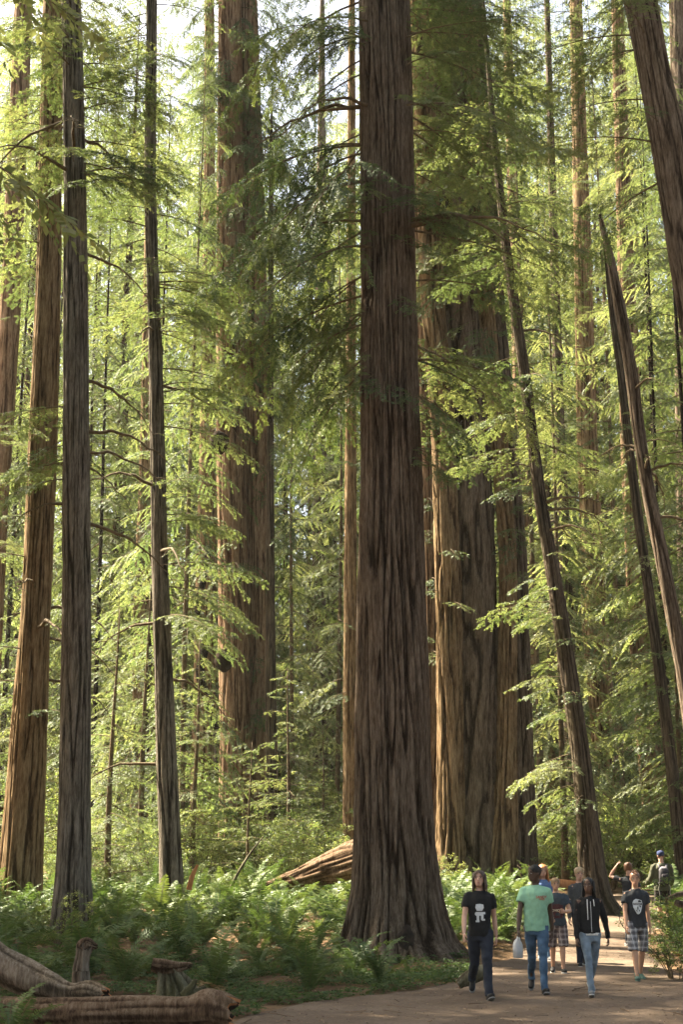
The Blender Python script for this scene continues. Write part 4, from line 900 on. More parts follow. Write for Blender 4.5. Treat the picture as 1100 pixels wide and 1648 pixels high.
def person(label, px, D, H, yaw, pose, skin, hair, top, bottom, shoe, lips=LIP, head=(0, 0), build=1.0, group=None, vox=.0130):
    """a walking person; -Y is forward, +X the person's own left side"""
    g = {}; x = X_(px, D); s = H / 1.75; p = dict(lt=0, lk=5, rt=0, rk=5, la=0, lab=8, le=8, ra=0, rab=8, re=8, curl=.6); p.update(pose)
    J = {}; B = build
    for sd, n in ((1, 'l'), (-1, 'r')):
        hip = np.array([.088 * sd, 0, .92]); th = R(p[n + 't']); kb = R(p[n + 'k'])
        kn = limb(hip, .43, th, sd, R(p.get('adduct', -2.5))); an = limb(kn, .42, th - kb, sd, 0)
        J[n + 'hip'], J[n + 'kn'], J[n + 'an'] = hip, kn, an; J[n + 'pitch'] = (th - kb) * .8 + R(p.get(n + 'foot', 0))
        sh = np.array([.172 * sd * B ** .5, 0.01, 1.395]); a, ab, e = R(p[n + 'a']), R(p[n + 'ab']), R(p[n + 'e'])
        el = limb(sh, .29, a, sd, ab); wr = limb(el, .255, a + e, sd, ab * p.get(n + 'in', .55)); J[n + 'sh'], J[n + 'el'], J[n + 'wr'] = sh, el, wr
    low = min(J['lan'][2], J['ran'][2]) - .085
    t = thing('person', label, 'person', (x, D, gz(x, D) + .02), yaw, group); t.scale = (s,) * 3
    S = lambda v: np.asarray(v, float) - [0, 0, low]
    for k in list(J):
        if not k.endswith('pitch'): J[k] = S(J[k])
    z0 = -low
    # body ---------------------------------------------------------------
    b = Geo()
    tube(b, [[0, 0, .86 + z0], [0, 0, .95 + z0], [0, 0, 1.10 + z0], [0, 0, 1.25 + z0], [0, 0, 1.38 + z0], [0, .01, 1.44 + z0], [0, .012, 1.475 + z0]], np.array([[.13, .085], [.145, .095], [.125, .085], [.145, .095], [.155, .09], [.11, .065], [.06, .055]]) * [B, B], 20)
    hz = 1.525 + z0
    hM = Matrix.Rotation(R(head[0]), 3, 'Z') @ Matrix.Rotation(R(head[1]), 3, 'X'); hMn = np.array(hM); piv = np.array([0, .015, hz + .03])
    HP = lambda v: piv + (np.asarray(v, float) + [0, 0, -.03]) @ hMn.T + [0, -.02, 0]
    tube(b, [[0, .015, 1.42 + z0], [0, .012, 1.48 + z0], HP([0, .02, .03]), HP([0, .02, .06])], [.062 * B ** .5, .054 * B ** .4, .052, .05], 14)
    hg = Geo(); R_h = np.array(HEAD_RINGS); tube(hg, np.stack([0 * R_h[:, 0], R_h[:, 3], R_h[:, 0]], 1), R_h[:, 1:3], 24)
    tube(hg, [[0, -.083, .122], [0, -.098, .100], [0, -.108, .083], [0, -.092, .074]], [[.008, .01], [.010, .012], [.015, .012], [.012, .010]], 8)
    tube(hg, [[0, -.078, .058], [0, -.088, .052], [0, -.086, .040], [0, -.076, .034]], [[.018, .006], [.022, .008], [.020, .008], [.014, .006]], 8, ref=(1, 0, 0))
    for sd in (1, -1):
        tube(hg, [[.068 * sd, .004, .075], [.076 * sd, .012, .090], [.079 * sd, .016, .115], [.074 * sd, .012, .130]], [[.007, .010], [.008, .017], [.008, .020], [.006, .012]], 8)
        tube(hg, [[.014 * sd, -.086, .131], [.034 * sd, -.083, .134], [.052 * sd, -.066, .130]], [[.006, .007]] * 3, 6, ref=(0, 0, 1))
    hv = np.concatenate(hg.v); b.v.append(HP(hv)); off = b.n; b.n += len(hv)
    for f, m_i, tt in zip(hg.f, hg.m, hg.t): b.f.append(f + off); b.m.append(m_i); b.t.append(tt)
    fing = Geo()
    for sd, n in ((1, 'l'), (-1, 'r')):
        sh, el, wr = J[n + 'sh'], J[n + 'el'], J[n + 'wr']
        tube(b, [sh * [.5, 1, 1] + [0, 0, .02], sh, sh * .5 + el * .5, el, el * .65 + wr * .35, wr], np.array([.045, .050, .046, .039, .040, .027]) * B ** .6, 14)
        d = unit(wr - el); nrm = np.array([-sd, 0.15, 0.0]); nrm = unit(nrm - d * nrm.dot(d)); l = np.cross(d, nrm); l = l if l[1] < 0 else -l     # l points to the thumb side (forward)
        kn = wr + d * .088
        tube(b, [wr - d * .02, wr + d * .02, wr + d * .055, kn, kn + d * .008], [[.024, .020], [.031, .017], [.039, .016], [.037, .014], [.030, .011]], 12, ref=l)
        c0 = p['curl'] if not isinstance(p['curl'], dict) else p['curl'][n]
        for q, (o, ln) in enumerate(((.027, .070), (.009, .079), (-.009, .074), (-.026, .058))):
            P = [kn + l * o - d * .018, kn + l * o + d * .002]; a = c0 * .5
            for fr in (.44, .32, .24):
                P.append(P[-1] + (d * math.cos(a) + nrm * math.sin(a)) * ln * fr); a += c0 * 1.0
            tube(fing, P, [.0085, .0088, .0082, .0074, .0055], 7, 0)
        P = [wr + d * .025 + l * .022, wr + d * .048 + l * .040 + nrm * .008, wr + d * .078 + l * .048 + nrm * .022, wr + d * .100 + l * .046 + nrm * .034]
        tube(fing, P, [.013, .0115, .0095, .007], 7, 0)
        hip, k2, an = J[n + 'hip'], J[n + 'kn'], J[n + 'an']
        tube(b, [hip + [0, 0, .04], hip * .6 + k2 * .4, k2 + [0, 0, .05], k2, k2 * .72 + an * .28, k2 * .3 + an * .7, an, an - [0, 0, .03]], np.array([.085, .072, .056, .052, .056, .042, .034, .034]) * B ** .6 * (1.0 if bottom.get('to', 1.0) < .9 else .80), 14)
    def done(me):
        bo = Geo(); v, _ = mesh_arrays(me); polys = [tuple(q.vertices) for q in me.polygons]
        q4 = np.array([q for q in polys if len(q) == 4]); bo.add(v, q4); bpy.data.meshes.remove(me)
        bo.merge(fing); link('body', bo.mesh('body', [skin]), t)
    JOBS.append((b, vox, 2, done))
    # face ---------------------------------------------------------------
    def facepart(name, build_, m):
        q = Geo(); build_(q); v = np.concatenate(q.v); q.v = [HP(v)]; return link(name, q.mesh(name, m if isinstance(m, list) else [m]), t)
    if p.get('face', True):
        for sd in (1, -1):
            def eye(q, sd=sd):
                tube(q, [[.017 * sd, -.0840, .117], [.032 * sd, -.0862, .1185], [.047 * sd, -.0765, .117]], [[.003, .004], [.0085, .006], [.003, .004]], 8, 0, ref=(0, 0, 1))
                tube(q, [[.022 * sd, -.0885, .1195], [.032 * sd, -.0915, .1195], [.041 * sd, -.0870, .1195]], [[.005, .003], [.0085, .005], [.005, .003]], 8, 1, ref=(0, 0, 1))
            facepart('eye', eye, [EYEW, EYE])
            facepart('eyebrow', lambda q, sd=sd: tube(q, [[.014 * sd, -.0925, .137], [.033 * sd, -.0895, .142], [.053 * sd, -.0705, .136]], [[.004, .003], [.0065, .004], [.003, .003]], 6, ref=(0, 0, 1)), hair['mat'])
        facepart('mouth', lambda q: (tube(q, [[-.022, -.0825, .049], [-.01, -.0905, .0515], [0, -.0925, .0505], [.01, -.0905, .0515], [.022, -.0825, .049]], [[.001, .003], [.0045, .004], [.0045, .004], [.0045, .004], [.001, .003]], 6, ref=(0, 0, 1)),
                                     tube(q, [[-.018, -.084, .045], [0, -.092, .0435], [.018, -.084, .045]], [[.002, .003], [.005, .004], [.002, .003]], 6, ref=(0, 0, 1))), lips)
    # hair ---------------------------------------------------------------
    rng = np.random.default_rng(int(px)); hgm = Geo(); hl = hair.get('line', .175); side = hair.get('side', .02)
    th = np.linspace(0, 2 * np.pi, 40, endpoint=False); rows = np.linspace(0, 1, 12); vv = []
    for r_ in rows:
        for a in th:
            front = max(0, -math.sin(a)) ** 1.5; zl = hair.get('nape', .06) * (1 - front) + hl * front
            if abs(math.cos(a)) > .6 and math.sin(a) < .35: zl = max(zl, hair.get('ear', .105))
            z = zl + (.228 - zl) * math.sin(r_ * math.pi / 2); k = np.interp(z, R_h[:, 0], R_h[:, 1]); k2 = np.interp(z, R_h[:, 0], R_h[:, 2]); c = np.interp(z, R_h[:, 0], R_h[:, 3])
            th_ = hair.get('thick', .010) * (1 + .5 * noise(6 * math.cos(a), 6 * math.sin(a), r_ * 3 + px)); vv.append([(k + th_) * math.cos(a), c + (k2 + th_) * math.sin(a), z + th_ * .8 * r_])
    i = np.arange(11)[:, None] * 40; j = np.arange(40)[None]; kk = (j + 1) % 40
    hgm.add(vv, np.stack([i + j, i + kk, i + 40 + kk, i + 40 + j], -1).reshape(-1, 4)); hgm.add([vv[k] for k in range(440, 480)] + [[0, .01, .245]], [[k, (k + 1) % 40, 40] for k in range(40)])
    for q in range(hair.get('locks', 0)):
        a = rng.uniform(-.35 + hair.get('open', .35), math.pi + .35 - hair.get('open', .35)) if q % 5 else rng.choice([-.12, math.pi + .12])
        ln = hair['len'] * rng.uniform(.8, 1.05); out = .014 + hair.get('out', .01); P = []
        for u in np.linspace(0, 1, 8):
            z = .205 - ln * u; zz_ = max(z, .04); k = np.interp(zz_, R_h[:, 0], R_h[:, 1]); k2 = np.interp(zz_, R_h[:, 0], R_h[:, 2]); c = np.interp(zz_, R_h[:, 0], R_h[:, 3])
            k = max(k, .066) if z < .12 else k; k2 = max(k2, .078) if z < .12 else k2
            w = rng.normal(0, .003) + hair.get('wave', .004) * math.sin(u * 9 + q); P.append([(k + out * (.4 + u) + w) * math.cos(a) + side * u * .5, c + (k2 * (1 - .15 * u) + out + w) * math.sin(a) + .012 * u, z])
        tube(hgm, P, np.array([.007, .012, .013, .013, .013, .012, .010, .004]) * hair.get('fat', 1.0), 6)
    for q in range(hair.get('tufts', 0)):
        a = rng.uniform(0, 6.28); f = rng.uniform(.2, 1); b0 = np.array([.058 * f * math.cos(a), .008 + .075 * f * math.sin(a), .222 - .045 * f ** 2]); d = unit(np.array([math.cos(a) * .7 * f + hair.get('sweep', 0), math.sin(a) * .6 * f - hair.get('fwd', .1), hair.get('up', .5)]))
        l = hair.get('tl', .035) * rng.uniform(.7, 1.2); tube(hgm, [b0, b0 + d * l * .6, b0 + d * l + [hair.get('sweep', 0) * .01, -.006, -.006]], [.010, .009, .003], 5)
    if hair.get('bun'):
        ellipsoid(hgm, (0, .085, .20), (.05, .05, .045))
    v = np.concatenate(hgm.v); hgm.v = [HP(v)]; link('hair', hgm.mesh('hair', [hair['mat']]), t)
    # clothes ------------------------------------------------------------
    c = Geo(); W = top.get('w', 1.0) * B; hem = top.get('hem', .83)
    zz = np.array([hem, hem + .07, 1.02, 1.15, 1.28, 1.37, 1.425, 1.455, 1.478]); RX = np.array([.176, .174, .164, .164, .176, .176, .140, .104, .076 + top.get('neck', 0)]) * W; RY = np.array([.128, .126, .115, .116, .124, .120, .098, .078, .070]) * W
    P = np.stack([0 * zz, np.interp(zz, [.8, 1.2, 1.45], [0, -.006, .012]), zz + z0], 1); tube(c, P, np.stack([RX, RY], 1), 28, power=2.25)
    sl = top.get('sleeve', .55); loose = top.get('loose', 1.0)
    for sd, n in ((1, 'l'), (-1, 'r')):
        sh, el, wr = J[n + 'sh'], J[n + 'el'], J[n + 'wr']; st_ = sh * [.60, 1, 1] + [0, 0, .030]
        if sl < 1: e = sh + (el - sh) * sl; tube(c, [st_, sh + [0, 0, .002], sh * .55 + e * .45, e], np.array([.045, .060, .070 * loose, .076 * loose]) * W, 18)
        else: tube(c, [st_, sh, sh * .5 + el * .5, el, el * .5 + wr * .5, wr, wr + unit(wr - el) * .03], np.array([.045, .059, .060, .054, .050, .042, .040]) * W * loose, 18)
    if top.get('hood'): tube(c, [[-.10, .05, 1.43 + z0], [-.07, .10, 1.46 + z0], [0, .125, 1.455 + z0], [.07, .10, 1.46 + z0], [.10, .05, 1.43 + z0]], [.03, .05, .058, .05, .03], 12, ref=(0, 0, 1))
    shirt = {}
    def shirt_done(me):
        wrinkle(me, top.get('wr', .012), px); me.materials.append(top['mat']); me.polygons.foreach_set('use_smooth', [True] * len(me.polygons)); me.name = 'shirt'; link(top.get('name', 'shirt'), me, t); shirt['me'] = me
    JOBS.append((c, .014, 3, shirt_done))
    c2 = Geo(); tube(c2, [[0, 0, .80 + z0], [0, 0, .88 + z0], [0, 0, .98 + z0], [0, 0, 1.03 + z0]], np.array([[.150, .112], [.165, .120], [.152, .108], [.146, .100]]) * B, 24)
    le, lo = bottom.get('to', 1.0), bottom.get('loose', 1.0)
    for sd, n in ((1, 'l'), (-1, 'r')):
        hip, k2, an = J[n + 'hip'], J[n + 'kn'], J[n + 'an']
        if le < .9:
            e = hip + (k2 - hip) * (le * 1.9) + [.022 * sd, 0, 0]; tube(c2, [hip + [0, 0, .02], hip * .55 + e * .45 + [.006 * sd, 0, 0], e], np.array([.096, .088, .086]) * B * lo, 18)
        else: tube(c2, [hip + [0, 0, .02], hip * .55 + k2 * .45, k2 + [0, 0, .04], k2, k2 * .6 + an * .4, an + [0, 0, .04], an - [0, 0, .035]], np.array([.096, .086, .068, .064, .062, .055, .058]) * B ** .7 * lo, 18)
    def pants_done(me):
        wrinkle(me, .0085 if le > .9 else .006, px + 5, 7, 8); me.materials.append(bottom['mat']); me.polygons.foreach_set('use_smooth', [True] * len(me.polygons)); me.name = 'trousers'; link(bottom.get('name', 'trousers'), me, t)
    JOBS.append((c2, .015, 3, pants_done))
    for sd, n in ((1, 'l'), (-1, 'r')):
        an = J[n + 'an']; pt = J[n + 'pitch']; f = np.array([0.16 * sd, -math.cos(pt), math.sin(pt)]); f = unit(f); u = unit(np.array([0, 0, 1.]) - f * f[2]); bs = an - u * .05
        q = Geo(); tube(q, [bs - f * .065, bs - f * .055, bs - f * .01, bs + f * .05, bs + f * .11, bs + f * .155, bs + f * .172], [[.015, .02], [.032, .042], [.038, .048], [.042, .042], [.045, .032], [.036, .024], [.012, .012]], 14, ref=np.cross(f, u), power=2.4)
        tube(q, [bs + u * .03 - f * .012, bs + u * .07 - f * .016, an + u * shoe.get('top', .035) - f * .01], [.040, .041, .041], 14)
        so = link('shoe', q.mesh('shoe', [shoe['mat']]), t)
        q = Geo(); b2 = bs - u * .036; tube(q, [b2 - f * .07, b2 - f * .055, b2, b2 + f * .06, b2 + f * .11, b2 + f * .15, b2 + f * .176], [[.014, .009], [.034, .011], [.038, .011], [.043, .011], [.046, .011], [.037, .010], [.012, .008]], 14, ref=np.cross(f, u), power=3)
        link('sole', q.mesh('sole', [shoe.get('sole', SHOE_W)]), so)
    return dict(root=t, J=J, z0=z0, HP=HP, shirt=shirt, s=s)

def print_on(pp, name, polys, m, off=.004, back=False, parent=None):
    """flat print lying on the front of the shirt; polys in metres (x, z) measured on the chest"""
    me = pp['shirt']['me']; v, _ = mesh_arrays(me); tree = BVHTree.FromPolygons([Vector(q) for q in v], [tuple(f.vertices) for f in me.polygons])
    g = Geo(); sg = 1 if back else -1
    def hit(x, z):
        h = tree.ray_cast(Vector((x, sg * 1.0, z + pp['z0'])), Vector((0, -sg, 0)))[0]; return (x, (h.y if h else sg * .12) + sg * off, z + pp['z0'])
    for P in polys:
        P = np.asarray(P, float); c = P.mean(0); n = len(P); vs = []
        E = np.concatenate([P + (np.roll(P, -1, 0) - P) * t for t in ()]) if False else np.array([P[i] + (P[(i + 1) % n] - P[i]) * u for i in range(n) for u in (0, .25, .5, .75)])
        for k in (1, .8, .6, .4, .2): vs += [hit(*(c + (e - c) * k)) for e in E]
        vs.append(hit(*c)); m4 = len(E); f4 = [[r * m4 + i, r * m4 + (i + 1) % m4, (r + 1) * m4 + (i + 1) % m4, (r + 1) * m4 + i] for r in range(4) for i in range(m4)]
        g.add(vs, f4); o_ = g.n - len(vs); tr = np.array([[4 * m4 + i, 4 * m4 + (i + 1) % m4, 5 * m4] for i in range(m4)]) + o_; g.f.append(tr); g.m.append(np.zeros(m4, int)); g.t.append(np.full(m4, .5))
    return link(name, g.mesh(name, [m], False), parent or pp['root'])
def text_on(pp, name, text, x, z, size, m, shear=0.0, off=.0055):
    cu = bpy.data.curves.new('t', 'FONT'); cu.body = text; cu.size = size; cu.align_x = 'CENTER'; cu.align_y = 'CENTER'; cu.shear = shear; cu.resolution_u = 3; cu.offset = size * .018
    o = bpy.data.objects.new('t', cu); COL.objects.link(o); bpy.context.view_layer.update(); me = bpy.data.meshes.new_from_object(o.evaluated_get(bpy.context.evaluated_depsgraph_get())); bpy.data.objects.remove(o); bpy.data.curves.remove(cu)
    sh = pp['shirt']['me']; v, _ = mesh_arrays(sh); tree = BVHTree.FromPolygons([Vector(q) for q in v], [tuple(f.vertices) for f in sh.polygons])
    for w in me.vertices:
        X, Z = w.co.x + x, w.co.y + z + pp['z0']; h = tree.ray_cast(Vector((X, -1, Z)), Vector((0, 1, 0)))[0]; w.co = (X, (h.y if h else -.12) - off, Z)
    me.materials.clear(); me.materials.append(m); return link(name, me, pp['root'])
def strip(name, pts, w, m, parent, flat=.3):
    g = Geo(); tube(g, spline(np.array(pts, float), 24), np.tile([[w, w * flat]], (24, 1)), 6, ref=(1, 0, 0)); return link(name, g.mesh(name, [m]), parent)

TEE = lambda m, **k: dict(mat=m, **k)
P1 = person('long-haired young walker in black T-shirt with white print and dark trousers, in front of everyone', 773, 20.9, 1.76, R(2), dict(lt=20, lk=6, lfoot=8, rt=-16, rk=38, la=-16, lab=9, le=16, ra=16, rab=11, re=18, curl=.75), SK_PALE,
            dict(mat=H_BROWN, len=.27, locks=58, open=.10, side=.03, thick=.013, line=.185), TEE(C_BLACK, w=1.03, hem=.86, wr=.011), dict(mat=C_NAVY, loose=1.12), dict(mat=SHOE_B, sole=SHOE_GR), head=(-14, -8), build=.96)
P2 = person('tall walker in mint green T-shirt and blue jeans carrying a white jug', 864, 21.8, 1.83, R(-4), dict(lt=17, lk=4, lfoot=6, rt=-15, rk=30, la=-14, lab=7, le=14, ra=10, rab=12, re=6, curl=dict(l=.7, r=1.25)), SK_DARK,
            dict(mat=H_BLACK, thick=.010, line=.190, nape=.085, ear=.125, tufts=40, tl=.016, up=.6), TEE(C_MINT, w=1.06, hem=.85, loose=1.05, wr=.014), dict(mat=C_JEAN, loose=.98), dict(mat=SHOE_B, sole=SHOE_GR), LIPD, head=(-62, 2), build=.98)
P3 = person('long red-haired walker in blue top half hidden behind the mint shirt', 877, 29.0, 1.80, R(0), dict(lt=8, lk=4, rt=-8, rk=14, ra=4, la=-4), SK_PALE,
            dict(mat=H_RED, len=.40, locks=56, open=.12, thick=.014, line=.180), TEE(C_BLUE, w=.95, hem=.88, neck=.03), dict(mat=C_JEAN), dict(mat=SHOE_GR), head=(4, 4), build=.9, vox=.013)
P4 = person('smiling child in slate T-shirt with cream lettering and brown plaid shorts', 897, 26.3, 1.60, R(-4), dict(adduct=0, lt=9, lk=6, rt=-8, rk=14, la=18, lab=16, le=72, lin=-1.8, ra=10, rab=6, re=55, rin=-2.5, curl=.7), SK_TAN,
            dict(mat=H_DBLOND, thick=.014, line=.160, nape=.05, tufts=60, tl=.035, up=.25, fwd=.7), TEE(C_SLATE, w=1.06, hem=.86), dict(mat=C_PLAIDB, to=.56, loose=1.12, name='shorts'), dict(mat=SHOE_B), head=(6, -3), build=1.04, vox=.012)
P5 = person('fair-haired teenager in dark grey sweater behind the black hooded walker', 936, 28.0, 1.79, R(2), dict(lt=-12, lk=22, rt=8, rk=4, la=-4, ra=4), SK_PALE,
            dict(mat=H_BLOND, thick=.014, line=.158, nape=.05, tufts=70, tl=.045, up=.15, fwd=.5, sweep=.5), TEE(C_GREY, sleeve=1, hem=.86, w=.98, name='sweater'), dict(mat=C_NAVY), dict(mat=SHOE_B), head=(4, -2), build=.94, vox=.013)
P6 = person('walker with braided black hair in black zip hoodie and pale jeans', 950, 21.4, 1.65, R(3), dict(lt=-15, lk=30, rt=17, rk=4, rfoot=8, la=-16, lab=17, le=14, ra=6, rab=9, re=12, curl=.7), SK_BROWN,
            dict(mat=H_BLACK, len=.30, locks=46, open=.48, wave=.006, fat=.75, thick=.006, line=.208), TEE(C_BLACK, sleeve=1, hem=.93, w=.98, hood=True, name='hoodie', loose=1.0), dict(mat=C_JEANP, loose=.95), dict(mat=SHOE_GR, sole=SHOE_W), LIPD, head=(-24, 2), build=.93)
P7 = person('boy in charcoal T-shirt with a pale shield print and grey plaid shorts', 1026, 24.4, 1.72, R(4), dict(adduct=0, lt=-10, lk=14, rt=14, rk=5, la=-10, lab=8, le=14, ra=8, rab=7, re=16, curl=.7), SK_TAN,
            dict(mat=H_CHEST, thick=.011, line=.185, nape=.06, tufts=60, tl=.045, up=1.0, fwd=.3), TEE(C_CHAR, w=1.05, hem=.85, loose=1.05), dict(mat=C_PLAID, to=.56, loose=1.1, name='shorts'), dict(mat=SHOE_G, sole=SHOE_G, top=.05), head=(-12, 3), build=.92)
P8 = person('walker seen from behind holding a hand to the head, behind the boy in charcoal', 1016, 32.0, 1.74, R(176), dict(lt=8, lk=4, rt=-8, rk=14, la=112, lab=48, le=95, lin=-.6, ra=0, rab=12, curl=.6, face=False), SK_PALE,
            dict(mat=H_CHEST, thick=.018, line=.10, nape=.03, ear=.05, bun=True), TEE(C_CHAR, w=.96, hem=.88), dict(mat=C_NAVY), dict(mat=SHOE_GR), build=.92, vox=.013)
P9 = person('tall hiker seen from behind in olive shirt, dark shorts and blue cap', 1070, 36.5, 1.86, R(183), dict(lt=8, lk=4, rt=-8, rk=12, la=14, lab=14, le=50, ra=10, rab=14, re=50, face=False), SK_PALE,
            dict(mat=H_CHEST, thick=.008, line=.12, nape=.06, ear=.08), TEE(C_OLIVE, sleeve=1, w=1.10, hem=.84, loose=1.15), dict(mat=C_SHORT, to=.50, loose=1.08, name='shorts'), dict(mat=SHOE_B), build=1.05, vox=.013)
fuse_all()
# prints, trims
blk = lambda x, z, w, h: [(x - w / 2, z - h / 2), (x + w / 2, z - h / 2), (x + w / 2, z + h / 2), (x - w / 2, z + h / 2)]
print_on(P1, 'white_print', [[(-.075, 1.25), (-.055, 1.205), (.02, 1.205), (.045, 1.25), (.04, 1.29), (-.01, 1.30), (-.065, 1.295)], blk(-.015, 1.165, .11, .05), blk(-.055, 1.165, .05, .03), blk(.045, 1.175, .04, .03), blk(-.04, 1.105, .035, .08), blk(.02, 1.11, .035, .06), blk(.037, 1.085, .045, .025), blk(-.045, 1.065, .05, .025)], C_PRINT, .007)
text_on(P2, 'red_lettering', 'SANDY', .075, 1.315, .048, C_RED); text_on(P2, 'red_lettering', 'HIKES', .080, 1.285, .032, C_RED)
print_on(P4, 'maroon_print', [[(-.12, 1.00), (.10, 1.00), (.13, 1.10), (.12, 1.24), (.04, 1.27), (-.06, 1.26), (-.13, 1.18)]], C_MAROON, .003)
text_on(P4, 'cream_lettering', 'SOVICO', -.015, 1.145, .062, C_CREAM); print_on(P4, 'grey_emblem', [[(-.03, 1.05), (.05, 1.05), (.055, 1.085), (.01, 1.11), (-.03, 1.09)]], C_SLATE, .006)
print_on(P7, 'shield_print', [[(-.085, 1.26), (-.07, 1.29), (-.03, 1.315), (.02, 1.305), (.07, 1.29), (.08, 1.24), (.07, 1.17), (.04, 1.10), (.01, 1.065), (-.02, 1.07), (-.05, 1.12), (-.08, 1.18)]], C_PRINT, .004)
print_on(P7, 'shield_band', [blk(-.002, 1.232, .145, .034), [(.0, 1.285), (.03, 1.295), (.06, 1.275), (.062, 1.262), (.01, 1.262)], [(.01, 1.205), (.055, 1.205), (.045, 1.17), (.03, 1.19)], blk(-.005, 1.165, .02, .05), [(-.025, 1.14), (-.012, 1.115), (-.02, 1.105), (-.035, 1.13)], [(.012, 1.14), (.03, 1.14), (.022, 1.11), (.010, 1.11)]], C_CHAR, .0065)
text_on(P7, 'shield_lettering', 'FOREST', -.002, 1.232, .036, C_PRINT, off=.009)
def front_y(pp, x, z):
    me = pp['shirt']['me']; v, _ = mesh_arrays(me); m = (np.abs(v[:, 0] - x) < .02) & (np.abs(v[:, 2] - z - pp['z0']) < .02); return v[m, 1].min() if m.any() else -.1
zc = lambda pp, xs, zs, o=.006: [(x, front_y(pp, x, z) - o, z + pp['z0']) for x, z in zip(xs, zs)]
strip('zipper', zc(P6, [0, 0, 0, 0, 0], [1.40, 1.28, 1.16, 1.04, .95]), .004, C_PRINT, P6['root'])
strip('drawstring', zc(P6, [-.045, -.05, -.052, -.05], [1.43, 1.34, 1.24, 1.13], .009), .006, C_WHITE, P6['root'], .8); strip('drawstring', zc(P6, [.05, .052, .056], [1.43, 1.39, 1.33], .009), .006, C_WHITE, P6['root'], .8)
g = Geo(); tube(g, [[0, -.0, .90 + P6['z0']], [0, 0, .945 + P6['z0']]], [[.150, .112], [.150, .112]], 24); link('undershirt', g.mesh('undershirt', [C_WHITE]), P6['root'])
# cap and backpack of the hiker
g = Geo(); v = []; R_h = np.array(HEAD_RINGS)
for z, k in ((.125, 1.0), (.15, 1.02), (.18, 1.04), (.205, 1.05), (.225, .95), (.238, .5)):
    v.append(((0, np.interp(z, R_h[:, 0], R_h[:, 3]), z), (np.interp(z - .012, R_h[:, 0], R_h[:, 1]) * k + .012, np.interp(z - .012, R_h[:, 0], R_h[:, 2]) * k + .012)))
tube(g, [a for a, _ in v], [b for _, b in v], 22); tube(g, [[0, -.085, .135], [0, -.12, .133], [0, -.165, .124]], [[.075, .008], [.07, .007], [.035, .005]], 12)
vv = np.concatenate(g.v); g.v = [P9['HP'](vv)]; link('cap', g.mesh('cap', [C_CAP]), P9['root'])
C_PACK = plain('pack_cloth', (0.030, 0.027, 0.032), .8); C_PACKG = plain('pack_grey', (0.16, 0.15, 0.17), .8); C_STRAP = plain('strap', (0.30, 0.28, 0.25), .9)
M9 = P9['root'].matrix_world; bpy.context.view_layer.update(); M9 = P9['root'].matrix_world.copy()
bp = thing('backpack', 'small black and grey daypack with dangling straps on the back of the capped hiker', 'backpack', M9 @ Vector((0, .14, 1.15 + P9['z0'])), P9['root'].rotation_euler.z)
g = Geo(); tube(g, [[0, .05, -.18], [0, .07, -.14], [0, .09, 0], [0, .08, .12], [0, .05, .20], [0, .02, .225]], [[.09, .05], [.125, .075], [.13, .085], [.125, .08], [.10, .055], [.05, .03]], 20, power=3); link('bag', g.mesh('bag', [C_PACK]), bp)
g = Geo(); tube(g, [[0, .14, -.13], [0, .165, -.10], [0, .175, 0], [0, .16, .07], [0, .14, .085]], [[.06, .02], [.085, .03], [.09, .032], [.08, .028], [.05, .012]], 16, power=3); link('pocket', g.mesh('pocket', [C_PACK]), bp)
g = Geo(); tube(g, [[0, .04, .14], [0, .06, .20], [0, .03, .24]], [[.115, .075], [.11, .06], [.06, .03]], 16, power=3); link('top_flap', g.mesh('top_flap', [C_PACKG]), bp)
for sd in (1, -1):
    strip('shoulder_strap', [(.08 * sd, .03, .20), (.10 * sd, -.03, .30), (.115 * sd, -.13, .305), (.12 * sd, -.24, .20), (.12 * sd, -.265, .02), (.13 * sd, -.16, -.12), (.11 * sd, .03, -.14)], .022, C_PACKG, bp, .25)
    strip('dangling_strap', [(.11 * sd, .07, -.14), (.145 * sd, .06, -.26), (.13 * sd, .07, -.40), (.15 * sd, .06, -.52 - .08 * sd)], .008, C_STRAP, bp, .4)
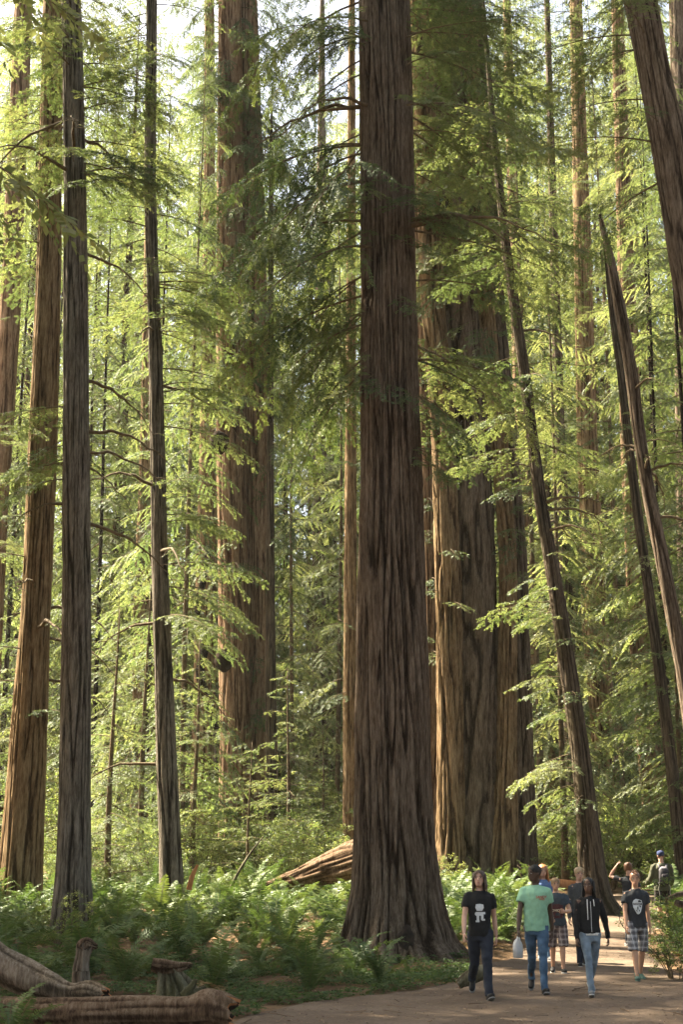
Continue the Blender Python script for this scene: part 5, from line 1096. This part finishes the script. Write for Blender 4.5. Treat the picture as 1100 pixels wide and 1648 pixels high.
# jug carried by the mint-shirted walker
m_, nt_ = mat('milky_plastic'); b_ = finish(nt_, (0.50, 0.51, 0.52), .4); b_.inputs['Subsurface Weight'].default_value = .25; b_.inputs['Subsurface Radius'].default_value = (.05, .05, .05); M_JUG = m_
bpy.context.view_layer.update(); d = unit(P2['J']['rwr'] - P2['J']['rel']); hp = P2['root'].matrix_world @ Vector(P2['J']['rwr'] + d * .105 + np.array([.012, -.01, 0]))
jg = thing('water_jug', 'translucent white plastic jug hanging from the hand of the mint-shirted walker', 'jug', hp, .3); jg.scale = (.86,) * 3
g = Geo(); tube(g, [[0, .05, -.335], [0, .05, -.33], [0, .05, -.20], [0, .05, -.12], [0, .045, -.065], [0, .03, -.03], [0, .02, -.015]], [[.060, .060], [.075, .075], [.078, .078], [.076, .076], [.055, .058], [.030, .030], [.024, .024]], 24, power=3.2); link('bottle', g.mesh('bottle', [M_JUG]), jg)
g = Geo(); tube(g, [[0, .02, -.02], [0, .02, .012]], [.026, .026], 16); link('lid', g.mesh('lid', [C_WHITE]), jg)
g = Geo(); tube(g, spline([[0, .01, -.03], [0, -.012, -.004], [0, -.03, -.012], [0, -.038, -.07], [0, -.02, -.13]], 20), .011, 8); link('handle', g.mesh('handle', [M_JUG]), jg)
# thin dark cord held by the boy
bpy.context.view_layer.update(); M7 = P7['root'].matrix_world; w = P7['J']['rwr'] + np.array([0, -.02, -.08])
pts = [M7 @ Vector(w + np.array(q)) for q in ((.02, 0, 0), (-.07, 0, .08), (-.115, .01, .22), (-.10, .03, .36), (-.03, .08, .44))]
b0 = pts[0].copy(); g = Geo(); tube(g, spline(np.array([list(q - b0) for q in pts]), 30), .006, 6); tag(link('cord', g.mesh('cord', [SHOE_B]), None, b0), 'thin dark looped cord in the hand of the boy in charcoal', 'cord')

# ------------------------------------------------------------------ hazy forest air
if HAZE:
    m_, nt_ = mat('haze'); v_ = node(nt_, 'ShaderNodeVolumePrincipled'); o_ = node(nt_, 'ShaderNodeOutputMaterial')
    v_.inputs['Color'].default_value = (0.92, 0.95, 0.88, 1); v_.inputs['Density'].default_value = HAZE; v_.inputs['Anisotropy'].default_value = 0.3
    lk(nt_, v_.outputs[0], o_.inputs['Volume'])
    g = Geo(); a, b, c, d, e, f = -420, 420, -80, 760, -8, 110
    v = np.array([[x, y, z] for z in (e, f) for y in (c, d) for x in (a, b)]); g.add(v, [[0, 2, 3, 1], [4, 5, 7, 6], [0, 1, 5, 4], [2, 6, 7, 3], [0, 4, 6, 2], [1, 3, 7, 5]])
    tag(link('haze', g.mesh('haze', [m_], False)), 'thin bright haze in the forest air', kind='stuff')
